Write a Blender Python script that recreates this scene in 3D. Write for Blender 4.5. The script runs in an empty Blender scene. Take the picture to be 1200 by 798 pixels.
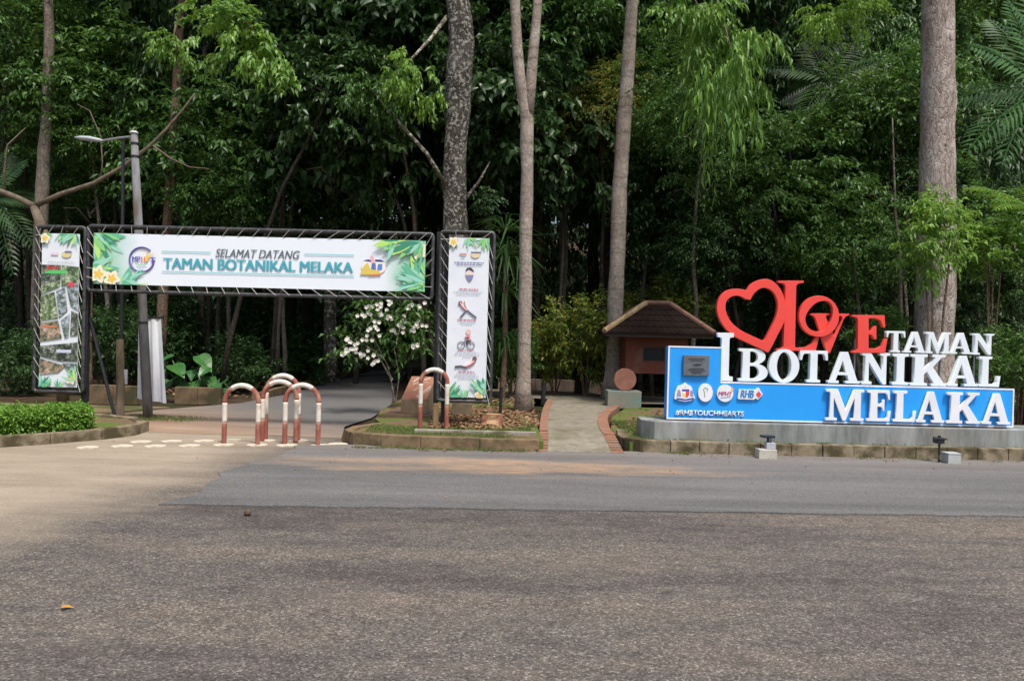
import bpy, bmesh, math, random
import numpy as np
from mathutils import Matrix, Vector

C = bpy.context.scene.collection
SC = bpy.context.scene
PI = math.pi
R = math.radians

# ------------------------------------------------------------------ camera
PITCH, ROLL, CAMH = 0.55, 1.4, 1.6
cam_d = bpy.data.cameras.new('camera')
cam = bpy.data.objects.new('camera', cam_d)
C.objects.link(cam)
cam_d.lens = 28.0
cam_d.sensor_width = 36.0
cam_d.clip_end = 600
CAMROT = Matrix.Rotation(R(90 - PITCH), 4, 'X') @ Matrix.Rotation(R(ROLL), 4, 'Z')
cam.matrix_world = Matrix.Translation((0, 0, CAMH)) @ CAMROT
SC.camera = cam

# ------------------------------------------------------------------ light
SUNV = Vector((0.42, -0.75, 1.70)).normalized()          # towards the sun
w = bpy.data.worlds.new('World')
SC.world = w
w.use_nodes = True
nt = w.node_tree
sky = nt.nodes.new('ShaderNodeTexSky')
sky.sky_type = 'NISHITA'
sky.sun_disc = False
sky.sun_elevation = math.asin(SUNV.z)
sky.sun_rotation = math.atan2(SUNV.x, SUNV.y)
sky.air_density = 1.0
sky.dust_density = 4.0
sky.ozone_density = 1.0
bg = nt.nodes['Background']
bg.inputs['Strength'].default_value = 0.065
nt.links.new(sky.outputs[0], bg.inputs['Color'])
sun_d = bpy.data.lights.new('sun', 'SUN')
sun_d.energy = 1.5
sun_d.angle = R(10)
sun_d.color = (1.0, 0.95, 0.87)
sun = bpy.data.objects.new('sun', sun_d)
C.objects.link(sun)
sun.rotation_euler = SUNV.to_track_quat('Z', 'Y').to_euler()
SC.view_settings.view_transform = 'Standard'
SC.view_settings.look = 'None'
SC.view_settings.gamma = 1.0
SC.view_settings.use_curve_mapping = False
SC.view_settings.exposure = 1.40
SC.render.engine = 'CYCLES'
SC.cycles.use_denoising = True
SC.cycles.max_bounces = 6
SC.cycles.diffuse_bounces = 3
SC.cycles.glossy_bounces = 2
SC.cycles.transmission_bounces = 3
SC.cycles.sample_clamp_indirect = 4

# ------------------------------------------------------------------ measuring
FPX = 1200 * 28.0 / 36.0
M3 = CAMROT.to_3x3()


def ray(x, y):
    return M3 @ Vector(((x - 600) / FPX, (399 - y) / FPX, -1.0))


def P(x, y, Y):
    """photo pixel -> world point at distance Y"""
    d = ray(x, y)
    t = Y / d.y
    return Vector((d.x * t, Y, CAMH + d.z * t))


def G(x, y, z=0.0):
    """photo pixel -> point on the level z"""
    d = ray(x, y)
    t = (z - CAMH) / d.z
    return Vector((d.x * t, d.y * t, z))


# ------------------------------------------------------------------ materials
MATS = {}


def nodes(m):
    m.use_nodes = True
    return m.node_tree.nodes, m.node_tree.links, m.node_tree.nodes['Principled BSDF']


def rgba(c):
    return (c[0], c[1], c[2], 1.0)


def mat(name, c1, c2=None, scale=8.0, rough=0.6, bump=0.0, bscale=None, stretch=(1, 1, 1), metal=0.0, c3=None, s3=1.5, t3=(0.5, 0.62), spec=0.4, detail=6.0, dist=0.01, lo=0.35, hi=0.65):
    """two colours mixed by noise, an optional third in large patches, and a bump"""
    if name in MATS:
        return MATS[name]
    m = bpy.data.materials.new(name)
    N, L, b = nodes(m)
    b.inputs['Roughness'].default_value = rough
    b.inputs['Metallic'].default_value = metal
    b.inputs['Specular IOR Level'].default_value = spec
    b.inputs['Base Color'].default_value = rgba(c1)
    tc = N.new('ShaderNodeTexCoord')
    mp = N.new('ShaderNodeMapping')
    mp.inputs['Scale'].default_value = stretch
    L.new(tc.outputs['Object'], mp.inputs['Vector'])
    if c2 is not None:
        nz = N.new('ShaderNodeTexNoise')
        nz.inputs['Scale'].default_value = scale
        nz.inputs['Detail'].default_value = detail
        nz.inputs['Roughness'].default_value = 0.65
        L.new(mp.outputs[0], nz.inputs['Vector'])
        rp = N.new('ShaderNodeValToRGB')
        rp.color_ramp.elements[0].position = lo
        rp.color_ramp.elements[0].color = rgba(c1)
        rp.color_ramp.elements[1].position = hi
        rp.color_ramp.elements[1].color = rgba(c2)
        L.new(nz.outputs['Fac'], rp.inputs['Fac'])
        out = rp.outputs['Color']
        if c3 is not None:
            n3 = N.new('ShaderNodeTexNoise')
            n3.inputs['Scale'].default_value = s3
            n3.inputs['Detail'].default_value = 5
            L.new(mp.outputs[0], n3.inputs['Vector'])
            r3 = N.new('ShaderNodeValToRGB')
            r3.color_ramp.elements[0].position = t3[0]
            r3.color_ramp.elements[1].position = t3[1]
            L.new(n3.outputs['Fac'], r3.inputs['Fac'])
            mx = N.new('ShaderNodeMixRGB')
            L.new(r3.outputs['Color'], mx.inputs['Fac'])
            L.new(out, mx.inputs['Color1'])
            mx.inputs['Color2'].default_value = rgba(c3)
            out = mx.outputs['Color']
        L.new(out, b.inputs['Base Color'])
    if bump:
        nb = N.new('ShaderNodeTexNoise')
        nb.inputs['Scale'].default_value = bscale or scale * 3
        nb.inputs['Detail'].default_value = 5
        L.new(mp.outputs[0], nb.inputs['Vector'])
        bp = N.new('ShaderNodeBump')
        bp.inputs['Strength'].default_value = bump
        bp.inputs['Distance'].default_value = dist
        L.new(nb.outputs['Fac'], bp.inputs['Height'])
        L.new(bp.outputs[0], b.inputs['Normal'])
    MATS[name] = m
    return m


def leafmat(name, cols, rough=0.42, trans=0.25, spec=0.45):
    """each leaf its own shade out of the given greens"""
    m = bpy.data.materials.new(name)
    N, L, b = nodes(m)
    g = N.new('ShaderNodeNewGeometry')
    oi = N.new('ShaderNodeObjectInfo')
    ad = N.new('ShaderNodeMath')
    ad.operation = 'MULTIPLY_ADD'
    ad.inputs[1].default_value = 0.75
    L.new(g.outputs['Random Per Island'], ad.inputs[0])
    m2 = N.new('ShaderNodeMath')
    m2.operation = 'MULTIPLY'
    m2.inputs[1].default_value = 0.25
    L.new(oi.outputs['Random'], m2.inputs[0])
    L.new(m2.outputs[0], ad.inputs[2])
    rp = N.new('ShaderNodeValToRGB')
    e = rp.color_ramp.elements
    while len(e) < len(cols):
        e.new(0.5)
    for i, c in enumerate(cols):
        e[i].position = i / (len(cols) - 1)
        e[i].color = rgba(c)
    L.new(ad.outputs[0], rp.inputs['Fac'])
    L.new(rp.outputs['Color'], b.inputs['Base Color'])
    b.inputs['Roughness'].default_value = rough
    b.inputs['Specular IOR Level'].default_value = spec
    tr = N.new('ShaderNodeBsdfTranslucent')
    hs = N.new('ShaderNodeHueSaturation')
    hs.inputs['Hue'].default_value = 0.48
    hs.inputs['Value'].default_value = 1.5
    L.new(rp.outputs['Color'], hs.inputs['Color'])
    L.new(hs.outputs[0], tr.inputs['Color'])
    mx = N.new('ShaderNodeMixShader')
    mx.inputs[0].default_value = trans
    L.new(b.outputs[0], mx.inputs[1])
    L.new(tr.outputs[0], mx.inputs[2])
    L.new(mx.outputs[0], N['Material Output'].inputs['Surface'])
    MATS[name] = m
    return m


# ------------------------------------------------------------------ meshes
class MB:
    def __init__(self):
        self.v, self.f = [], []

    def quad(self, a, b, c, d):
        i = len(self.v)
        self.v += [tuple(a), tuple(b), tuple(c), tuple(d)]
        self.f.append((i, i + 1, i + 2, i + 3))

    def poly(self, pts):
        i = len(self.v)
        self.v += [tuple(p) for p in pts]
        self.f.append(tuple(range(i, i + len(pts))))

    def box(self, x0, x1, y0, y1, z0, z1):
        i = len(self.v)
        self.v += [(x0, y0, z0), (x1, y0, z0), (x1, y1, z0), (x0, y1, z0), (x0, y0, z1), (x1, y0, z1), (x1, y1, z1), (x0, y1, z1)]
        for f in ((0, 3, 2, 1), (4, 5, 6, 7), (0, 1, 5, 4), (1, 2, 6, 5), (2, 3, 7, 6), (3, 0, 4, 7)):
            self.f.append(tuple(i + k for k in f))
        return self

    def prism(self, pts, z0, z1):
        """outline in x, y raised from z0 to z1 (z1 may be a list of heights)"""
        i, n = len(self.v), len(pts)
        self.v += [(p[0], p[1], z0) for p in pts] + [(p[0], p[1], z1) for p in pts]
        self.f.append(tuple(i + k for k in reversed(range(n))))
        self.f.append(tuple(i + n + k for k in range(n)))
        for k in range(n):
            q = (k + 1) % n
            self.f.append((i + k, i + q, i + n + q, i + n + k))
        return self

    def slab(self, pts, y0, y1):
        """outline in x, z with a thickness in y"""
        i, n = len(self.v), len(pts)
        self.v += [(p[0], y0, p[1]) for p in pts] + [(p[0], y1, p[1]) for p in pts]
        self.f.append(tuple(i + k for k in range(n)))
        self.f.append(tuple(i + n + k for k in reversed(range(n))))
        for k in range(n):
            q = (k + 1) % n
            self.f.append((i + k, i + n + k, i + n + q, i + q))
        return self

    def tube(self, pts, rad, n=10, cap=True, rough=0.0, rng=None, squash=1.0):
        pts = [Vector(p) for p in pts]
        if not hasattr(rad, '__len__'):
            rad = [rad] * len(pts)
        base = len(self.v)
        up = None
        for k, p in enumerate(pts):
            t = (pts[min(k + 1, len(pts) - 1)] - pts[max(k - 1, 0)]).normalized()
            if up is None:
                up = Vector((0, 1, 0)) if abs(t.y) < 0.9 else Vector((1, 0, 0))
            a = (up - t * up.dot(t)).normalized()
            up = a
            b = t.cross(a)
            for j in range(n):
                an = 2 * PI * j / n
                r = rad[k] * (1 + (rng.uniform(-rough, rough) if rng else 0))
                self.v.append(tuple(p + a * (r * math.cos(an) * squash) + b * (r * math.sin(an))))
        for k in range(len(pts) - 1):
            for j in range(n):
                q = (j + 1) % n
                self.f.append((base + k * n + j, base + k * n + q, base + (k + 1) * n + q, base + (k + 1) * n + j))
        if cap:
            self.f.append(tuple(base + j for j in reversed(range(n))))
            e = base + (len(pts) - 1) * n
            self.f.append(tuple(e + j for j in range(n)))
        return self

    def lathe(self, c, prof, n=16):
        self.tube([(c[0], c[1], c[2] + z) for r, z in prof], [r for r, z in prof], n)
        return self

    def disc(self, c, r, n=20, ry=None):
        ry = ry or r
        self.poly([(c[0] + r * math.cos(2 * PI * k / n), c[1] + ry * math.sin(2 * PI * k / n), c[2]) for k in range(n)])
        return self

    def mesh(self, name, off=(0, 0, 0), bevel=0.0, smooth=False, flip=True):
        me = bpy.data.meshes.new(name)
        o = Vector(off)
        me.from_pydata([tuple(Vector(p) - o) for p in self.v], [], self.f)
        bm = bmesh.new()
        bm.from_mesh(me)
        if flip:
            bmesh.ops.recalc_face_normals(bm, faces=bm.faces)
        if bevel:
            es = [e for e in bm.edges if len(e.link_faces) == 2 and e.calc_face_angle(0) > 0.6]
            bmesh.ops.bevel(bm, geom=es, offset=bevel, segments=2, affect='EDGES', profile=0.6)
        bm.to_mesh(me)
        bm.free()
        if smooth:
            for p in me.polygons:
                p.use_smooth = True
        return me


def tag(o, label, cat, group=None, kind=None):
    if label:
        o['label'] = label
    if cat:
        o['category'] = cat
    if group:
        o['group'] = group
    if kind:
        o['kind'] = kind
    return o


def thing(name, label, cat, loc=(0, 0, 0), group=None):
    o = bpy.data.objects.new(name, None)
    o.empty_display_size = 0.2
    o.location = loc
    C.objects.link(o)
    return tag(o, label, cat, group)


def rootloc(p):
    while p is not None and p.parent is not None:
        p = p.parent
    return Vector(p.location) if p is not None else Vector((0, 0, 0))


def obj(name, mb, m, parent=None, bevel=0.0, smooth=False, loc=None, flip=True):
    """link one mesh; its vertices are given in world space"""
    off = rootloc(parent) if parent else Vector(loc or (0, 0, 0))
    me = mb if isinstance(mb, bpy.types.Mesh) else mb.mesh(name, off, bevel, smooth, flip)
    o = bpy.data.objects.new(name, me)
    if m is not None:
        if len(me.materials) == 0:
            me.materials.append(m)
    C.objects.link(o)
    if parent:
        o.parent = parent
    elif loc is not None:
        o.location = loc
    return o


def struct(name, mb, m, **k):
    o = obj(name, mb, m, **k)
    o['kind'] = 'structure'
    return o


def dup(root, loc, label=None):
    r = root.copy()
    C.objects.link(r)
    r.location = loc
    if label:
        r['label'] = label
    for ch in list(root.children):
        c = ch.copy()
        C.objects.link(c)
        c.parent = r
        for g in ch.children:
            d = g.copy()
            C.objects.link(d)
            d.parent = c
    return r


def npmesh(name, V, F):
    """fast mesh from arrays: V (n,3), F (m,3 or 4)"""
    me = bpy.data.meshes.new(name)
    V = np.asarray(V, dtype=np.float32)
    F = np.asarray(F, dtype=np.int32)
    k = F.shape[1]
    me.vertices.add(len(V))
    me.vertices.foreach_set('co', V.ravel())
    me.loops.add(F.size)
    me.loops.foreach_set('vertex_index', F.ravel())
    me.polygons.add(len(F))
    me.polygons.foreach_set('loop_start', np.arange(0, F.size, k, dtype=np.int32))
    me.polygons.foreach_set('loop_total', np.full(len(F), k, dtype=np.int32))
    me.update(calc_edges=True)
    return me


def norm(a):
    return a / np.maximum(np.linalg.norm(a, axis=-1, keepdims=True), 1e-6)


def leafarrays(c, d, n, ln, wd, bend=0.25, fold=0.25):
    """leaf blades: c base points, d directions, n face normals, ln lengths, wd widths -> verts, tris (6 verts, 4 tris each)"""
    d = norm(d)
    s = norm(np.cross(d, n))
    n = norm(np.cross(s, d))
    ln = ln[:, None]
    wd = wd[:, None]
    mid = c + d * ln * 0.45
    tip = c + d * ln - n * ln * bend
    v = np.stack([c, mid + s * wd * 0.5 + n * wd * fold, mid - n * wd * 0.02, mid - s * wd * 0.5 + n * wd * fold, tip], axis=1)
    k = len(c)
    F = np.array([[0, 1, 2], [0, 2, 3], [1, 4, 2], [2, 4, 3]])
    f = (np.arange(k)[:, None, None] * 5 + F[None]).reshape(-1, 3)
    return v.reshape(-1, 3), f


def spray(rng, centers, twigs, per, reach, ln, wd, droop=0.35, flat=0.5, out=None, lnv=0.35):
    """leaf sprays: round each centre some twigs fan out and carry leaves on both sides"""
    nc = len(centers)
    td = rng.normal(size=(nc, twigs, 3))
    td[..., 2] *= flat
    if out is not None:
        td = td * 0.75 + out[:, None, :] * 0.9
    td = norm(td)
    td[..., 2] -= droop * 0.5
    tl = reach * rng.uniform(0.6, 1.25, size=(nc, twigs, 1, 1))
    t = (np.linspace(0.12, 1.0, per)[None, None, :, None] + rng.uniform(-0.05, 0.05, size=(nc, twigs, per, 1)))
    pos = centers[:, None, None, :] + td[:, :, None, :] * tl * t
    pos[..., 2] -= (droop * tl * t * t * 0.45)[..., 0]
    pos = pos + rng.normal(scale=reach * 0.05, size=pos.shape)
    side = norm(np.cross(td, np.array([0, 0, 1.0])[None, None, :]))
    sg = np.where(np.arange(per) % 2 == 0, 1.0, -1.0)[None, None, :, None]
    ld = td[:, :, None, :] * 0.6 + side[:, :, None, :] * sg * 0.8 + rng.normal(scale=0.28, size=pos.shape)
    ld[..., 2] -= droop
    up = np.array([0, 0, 1.0]) + rng.normal(scale=0.38, size=pos.shape)
    k = nc * twigs * per
    L = ln * rng.uniform(1 - lnv, 1 + lnv, size=k)
    W = wd * rng.uniform(0.75, 1.25, size=k)
    return leafarrays(pos.reshape(-1, 3), ld.reshape(-1, 3), up.reshape(-1, 3), L, W)


def crown(name, seed, rx, rz, clumps, twigs, per, reach, ln, wd, droop=0.35, flat=0.5, shell=0.45, lobes=6):
    """a loose crown: clumps spread over a few lobes of uneven size, with gaps between them"""
    rng = np.random.default_rng(seed)
    lc = norm(rng.normal(size=(lobes, 3))) * np.array([rx, rx, rz]) * 0.55
    lr = rng.uniform(0.45, 0.8, size=lobes)
    which = rng.integers(0, lobes, size=clumps)
    dirs = norm(rng.normal(size=(clumps, 3)))
    rr = (shell + (1 - shell) * rng.uniform(0, 1, size=(clumps, 1)) ** 0.6) * lr[which][:, None]
    cen = lc[which] + dirs * rr * np.array([rx, rx, rz])
    out = norm(cen / np.array([rx, rx, rz]))
    v, f = spray(rng, cen, twigs, per, reach, ln, wd, droop, flat, out)
    return npmesh(name, v, f), cen


# ------------------------------------------------------------------ the materials used
def barkmat(name, c1, c2, c3, cells=14, stretch=0.45, rings=0.0, spots=None, bump=0.8, crack=0.6):
    """cracked bark: plates between dark cracks, stains, faint rings, and lichen spots if asked for"""
    m = bpy.data.materials.new(name)
    N, L, b = nodes(m)
    b.inputs['Roughness'].default_value = 0.92
    b.inputs['Specular IOR Level'].default_value = 0.12
    tc = N.new('ShaderNodeTexCoord')
    wn = N.new('ShaderNodeTexNoise')
    wn.inputs['Scale'].default_value = 6
    wn.inputs['Detail'].default_value = 4
    L.new(tc.outputs['Object'], wn.inputs['Vector'])
    wm = N.new('ShaderNodeMixRGB')
    wm.blend_type = 'LINEAR_LIGHT'
    wm.inputs['Fac'].default_value = 0.10
    L.new(tc.outputs['Object'], wm.inputs['Color1'])
    L.new(wn.outputs['Color'], wm.inputs['Color2'])
    mp = N.new('ShaderNodeMapping')
    mp.inputs['Scale'].default_value = (1, 1, stretch)
    L.new(wm.outputs[0], mp.inputs['Vector'])

    def noise(sc, det, vec):
        n = N.new('ShaderNodeTexNoise')
        n.inputs['Scale'].default_value = sc
        n.inputs['Detail'].default_value = det
        n.inputs['Roughness'].default_value = 0.7
        L.new(vec, n.inputs['Vector'])
        return n.outputs['Fac']

    def ramp(f, p0, k0, p1, k1):
        r = N.new('ShaderNodeValToRGB')
        r.color_ramp.elements[0].position = p0
        r.color_ramp.elements[0].color = rgba(k0)
        r.color_ramp.elements[1].position = p1
        r.color_ramp.elements[1].color = rgba(k1)
        L.new(f, r.inputs['Fac'])
        return r.outputs['Color']

    def mixc(f, x, y, mode='MIX'):
        q = N.new('ShaderNodeMixRGB')
        q.blend_type = mode
        for v_, k_ in ((f, 'Fac'), (x, 'Color1'), (y, 'Color2')):
            if isinstance(v_, (int, float)):
                q.inputs[k_].default_value = v_
            elif isinstance(v_, tuple):
                q.inputs[k_].default_value = rgba(v_)
            else:
                L.new(v_, q.inputs[k_])
        return q.outputs['Color']
    vo = N.new('ShaderNodeTexVoronoi')
    vo.feature = 'DISTANCE_TO_EDGE'
    vo.inputs['Scale'].default_value = cells
    L.new(mp.outputs[0], vo.inputs['Vector'])
    col = ramp(noise(5, 8, mp.outputs[0]), 0.35, c1, 0.65, c2)
    col = mixc(ramp(noise(1.7, 6, tc.outputs['Object']), 0.46, (0, 0, 0), 0.62, (0.8, 0.8, 0.8)), col, c3)
    col = mixc(1.0, col, ramp(noise(38, 4, mp.outputs[0]), 0.35, (0.68, 0.68, 0.68), 0.65, (1.25, 1.25, 1.25)), 'MULTIPLY')
    col = mixc(1.0, col, ramp(vo.outputs['Distance'], 0.0, (crack,) * 3, 0.06, (1, 1, 1)), 'MULTIPLY')
    if rings:
        m2 = N.new('ShaderNodeMapping')
        m2.inputs['Scale'].default_value = (0.25, 0.25, 3.2)
        L.new(wm.outputs[0], m2.inputs['Vector'])
        col = mixc(1.0, col, ramp(noise(1.6, 5, m2.outputs[0]), 0.36, (1 - rings,) * 3, 0.5, (1, 1, 1)), 'MULTIPLY')
    if spots:
        col = mixc(ramp(noise(spots[1], 6, tc.outputs['Object']), spots[2], (0, 0, 0), spots[2] + 0.04, (0.9, 0.9, 0.9)), col, spots[0])
    L.new(col, b.inputs['Base Color'])
    ad = N.new('ShaderNodeMath')
    ad.operation = 'MULTIPLY_ADD'
    ad.inputs[1].default_value = 0.5
    L.new(noise(30, 6, mp.outputs[0]), ad.inputs[0])
    cl = N.new('ShaderNodeMath')
    cl.operation = 'MINIMUM'
    cl.inputs[1].default_value = 0.12
    L.new(vo.outputs['Distance'], cl.inputs[0])
    m3 = N.new('ShaderNodeMath')
    m3.operation = 'MULTIPLY'
    m3.inputs[1].default_value = 5.0
    L.new(cl.outputs[0], m3.inputs[0])
    L.new(m3.outputs[0], ad.inputs[2])
    bp = N.new('ShaderNodeBump')
    bp.inputs['Strength'].default_value = bump
    bp.inputs['Distance'].default_value = 0.02
    L.new(ad.outputs[0], bp.inputs['Height'])
    L.new(bp.outputs[0], b.inputs['Normal'])
    MATS[name] = m
    return m


M_trunk_grey = barkmat('bark_grey', (0.20, 0.17, 0.14), (0.115, 0.095, 0.075), (0.26, 0.23, 0.19), 16, 0.35, 0.25)
M_trunk_pink = barkmat('bark_flaky', (0.38, 0.32, 0.285), (0.24, 0.195, 0.168), (0.48, 0.44, 0.405), 13, 0.16, 0.0, ((0.115, 0.085, 0.070), 7, 0.60), crack=0.62)
M_trunk_ringed = barkmat('bark_ringed', (0.33, 0.275, 0.23), (0.23, 0.187, 0.155), (0.40, 0.36, 0.315), 7, 0.5, 0.42, bump=0.35, crack=0.8)
M_trunk_mottled = barkmat('bark_mottled', (0.040, 0.036, 0.030), (0.10, 0.088, 0.072), (0.145, 0.13, 0.11), 15, 0.5, 0.2, ((0.36, 0.35, 0.31), 14, 0.52), crack=0.6)
M_trunk_dark = barkmat('bark_dark', (0.045, 0.036, 0.029), (0.024, 0.020, 0.017), (0.06, 0.05, 0.04), 14, 0.35)  # bark tone lowered so that deep forest trunks look shaded
M_trunk_brown = barkmat('bark_brown', (0.20, 0.13, 0.09), (0.10, 0.07, 0.05), (0.23, 0.165, 0.12), 15, 0.35, 0.3)
M_trunk_pale = barkmat('bark_pale', (0.24, 0.205, 0.16), (0.10, 0.08, 0.058), (0.06, 0.07, 0.04), 12, 0.5, 0.3, ((0.52, 0.49, 0.42), 9, 0.53))
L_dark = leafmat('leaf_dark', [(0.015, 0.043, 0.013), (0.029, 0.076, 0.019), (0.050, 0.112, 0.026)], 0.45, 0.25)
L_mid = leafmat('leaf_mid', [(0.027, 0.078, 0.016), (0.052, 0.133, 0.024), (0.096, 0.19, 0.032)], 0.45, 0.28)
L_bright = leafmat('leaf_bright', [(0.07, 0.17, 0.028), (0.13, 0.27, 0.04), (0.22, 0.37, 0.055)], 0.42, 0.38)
L_gloss = leafmat('leaf_glossy', [(0.017, 0.046, 0.014), (0.030, 0.074, 0.018), (0.052, 0.108, 0.022)], 0.38, 0.2, 0.42)
L_yellow = leafmat('leaf_yellowish', [(0.045, 0.105, 0.018), (0.09, 0.17, 0.025), (0.26, 0.27, 0.045), (0.24, 0.13, 0.035)], 0.45, 0.3)
L_hedge = leafmat('leaf_hedge', [(0.075, 0.17, 0.022), (0.14, 0.29, 0.035), (0.22, 0.39, 0.055)], 0.45, 0.25)
L_litter = leafmat('leaf_litter', [(0.10, 0.055, 0.03), (0.20, 0.11, 0.06), (0.30, 0.19, 0.11), (0.07, 0.045, 0.03)], 0.85, 0.0, 0.15)
L_grass = leafmat('grass_blades', [(0.07, 0.12, 0.025), (0.11, 0.17, 0.035), (0.20, 0.20, 0.07)], 0.6, 0.3)
M_black = mat('black_paint', (0.012, 0.013, 0.016), (0.025, 0.026, 0.03), 20, 0.45)
M_galv = mat('galvanised', (0.33, 0.34, 0.35), (0.22, 0.22, 0.23), 20, 0.4, metal=0.6)
M_rope = mat('rope_white', (0.55, 0.54, 0.50), (0.4, 0.39, 0.36), 60, 0.8)
M_conc = mat('concrete', (0.34, 0.32, 0.27), (0.20, 0.185, 0.15), 7, 0.9, 0.3, 60, c3=(0.12, 0.10, 0.075), s3=2.6, t3=(0.52, 0.7), spec=0.2)
M_white = mat('white_paint', (0.78, 0.80, 0.84), (0.70, 0.72, 0.77), 3, 0.4)
M_red = mat('red_paint', (0.80, 0.070, 0.055), (0.72, 0.062, 0.05), 3, 0.4)
M_blue = mat('blue_paint', (0.020, 0.33, 0.86), (0.018, 0.30, 0.82), 2.5, 0.38)
M_darkblue = mat('blue_return_shaded', (0.02, 0.16, 0.62), None, 1, 0.4)  # darker copy of the board blue, for its shaded side; unused
M_terra_shaded = mat('terracotta', (0.15, 0.050, 0.033), (0.11, 0.038, 0.027), 5, 0.8, 0.2, 60, c3=(0.16, 0.07, 0.05), s3=2, spec=0.2)  # kiosk wall colour, with the tree shade over it darkened in
M_brick = mat('brick_edging', (0.33, 0.165, 0.105), (0.21, 0.11, 0.075), 8, 0.9, 0.3, 60, c3=(0.22, 0.15, 0.11), s3=3, spec=0.2)


def bark(o):
    return o


# ------------------------------------------------------------------ the setting: ground, road, paths
def blocker_hill(x, y):  # rise behind the trees, added to block light from the back
    h = 0.0
    if y > 42:
        t = (y - 42) / 60.0
        h = 15 * t * t * (3 - 2 * min(t, 1))
    return h


gx = np.concatenate([np.linspace(-300, -60, 9), np.linspace(-50, 50, 41), np.linspace(60, 300, 9)])
gy = np.concatenate([np.linspace(-300, -40, 7), np.linspace(-30, 40, 29), np.linspace(43, 100, 24), np.linspace(120, 400, 6)])
V = []
rg = random.Random(3)
for y in gy:
    for x in gx:
        z = blocker_hill(x, min(y, 102)) - 0.03
        if y > 24:
            z += rg.uniform(-0.05, 0.10) + (0.0 if y < 42 else rg.uniform(-0.3, 0.4))
        V.append((x, y, z))
nx = len(gx)
F = [(j * nx + i, j * nx + i + 1, (j + 1) * nx + i + 1, (j + 1) * nx + i) for j in range(len(gy) - 1) for i in range(nx - 1)]
M_soil = mat('forest_soil', (0.042, 0.029, 0.019), (0.08, 0.053, 0.034), 3.5, 0.95, 0.6, 30, c3=(0.035, 0.040, 0.018), s3=0.8, spec=0.1, dist=0.03)
struct('ground', npmesh('ground', V, F), M_soil)


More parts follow.
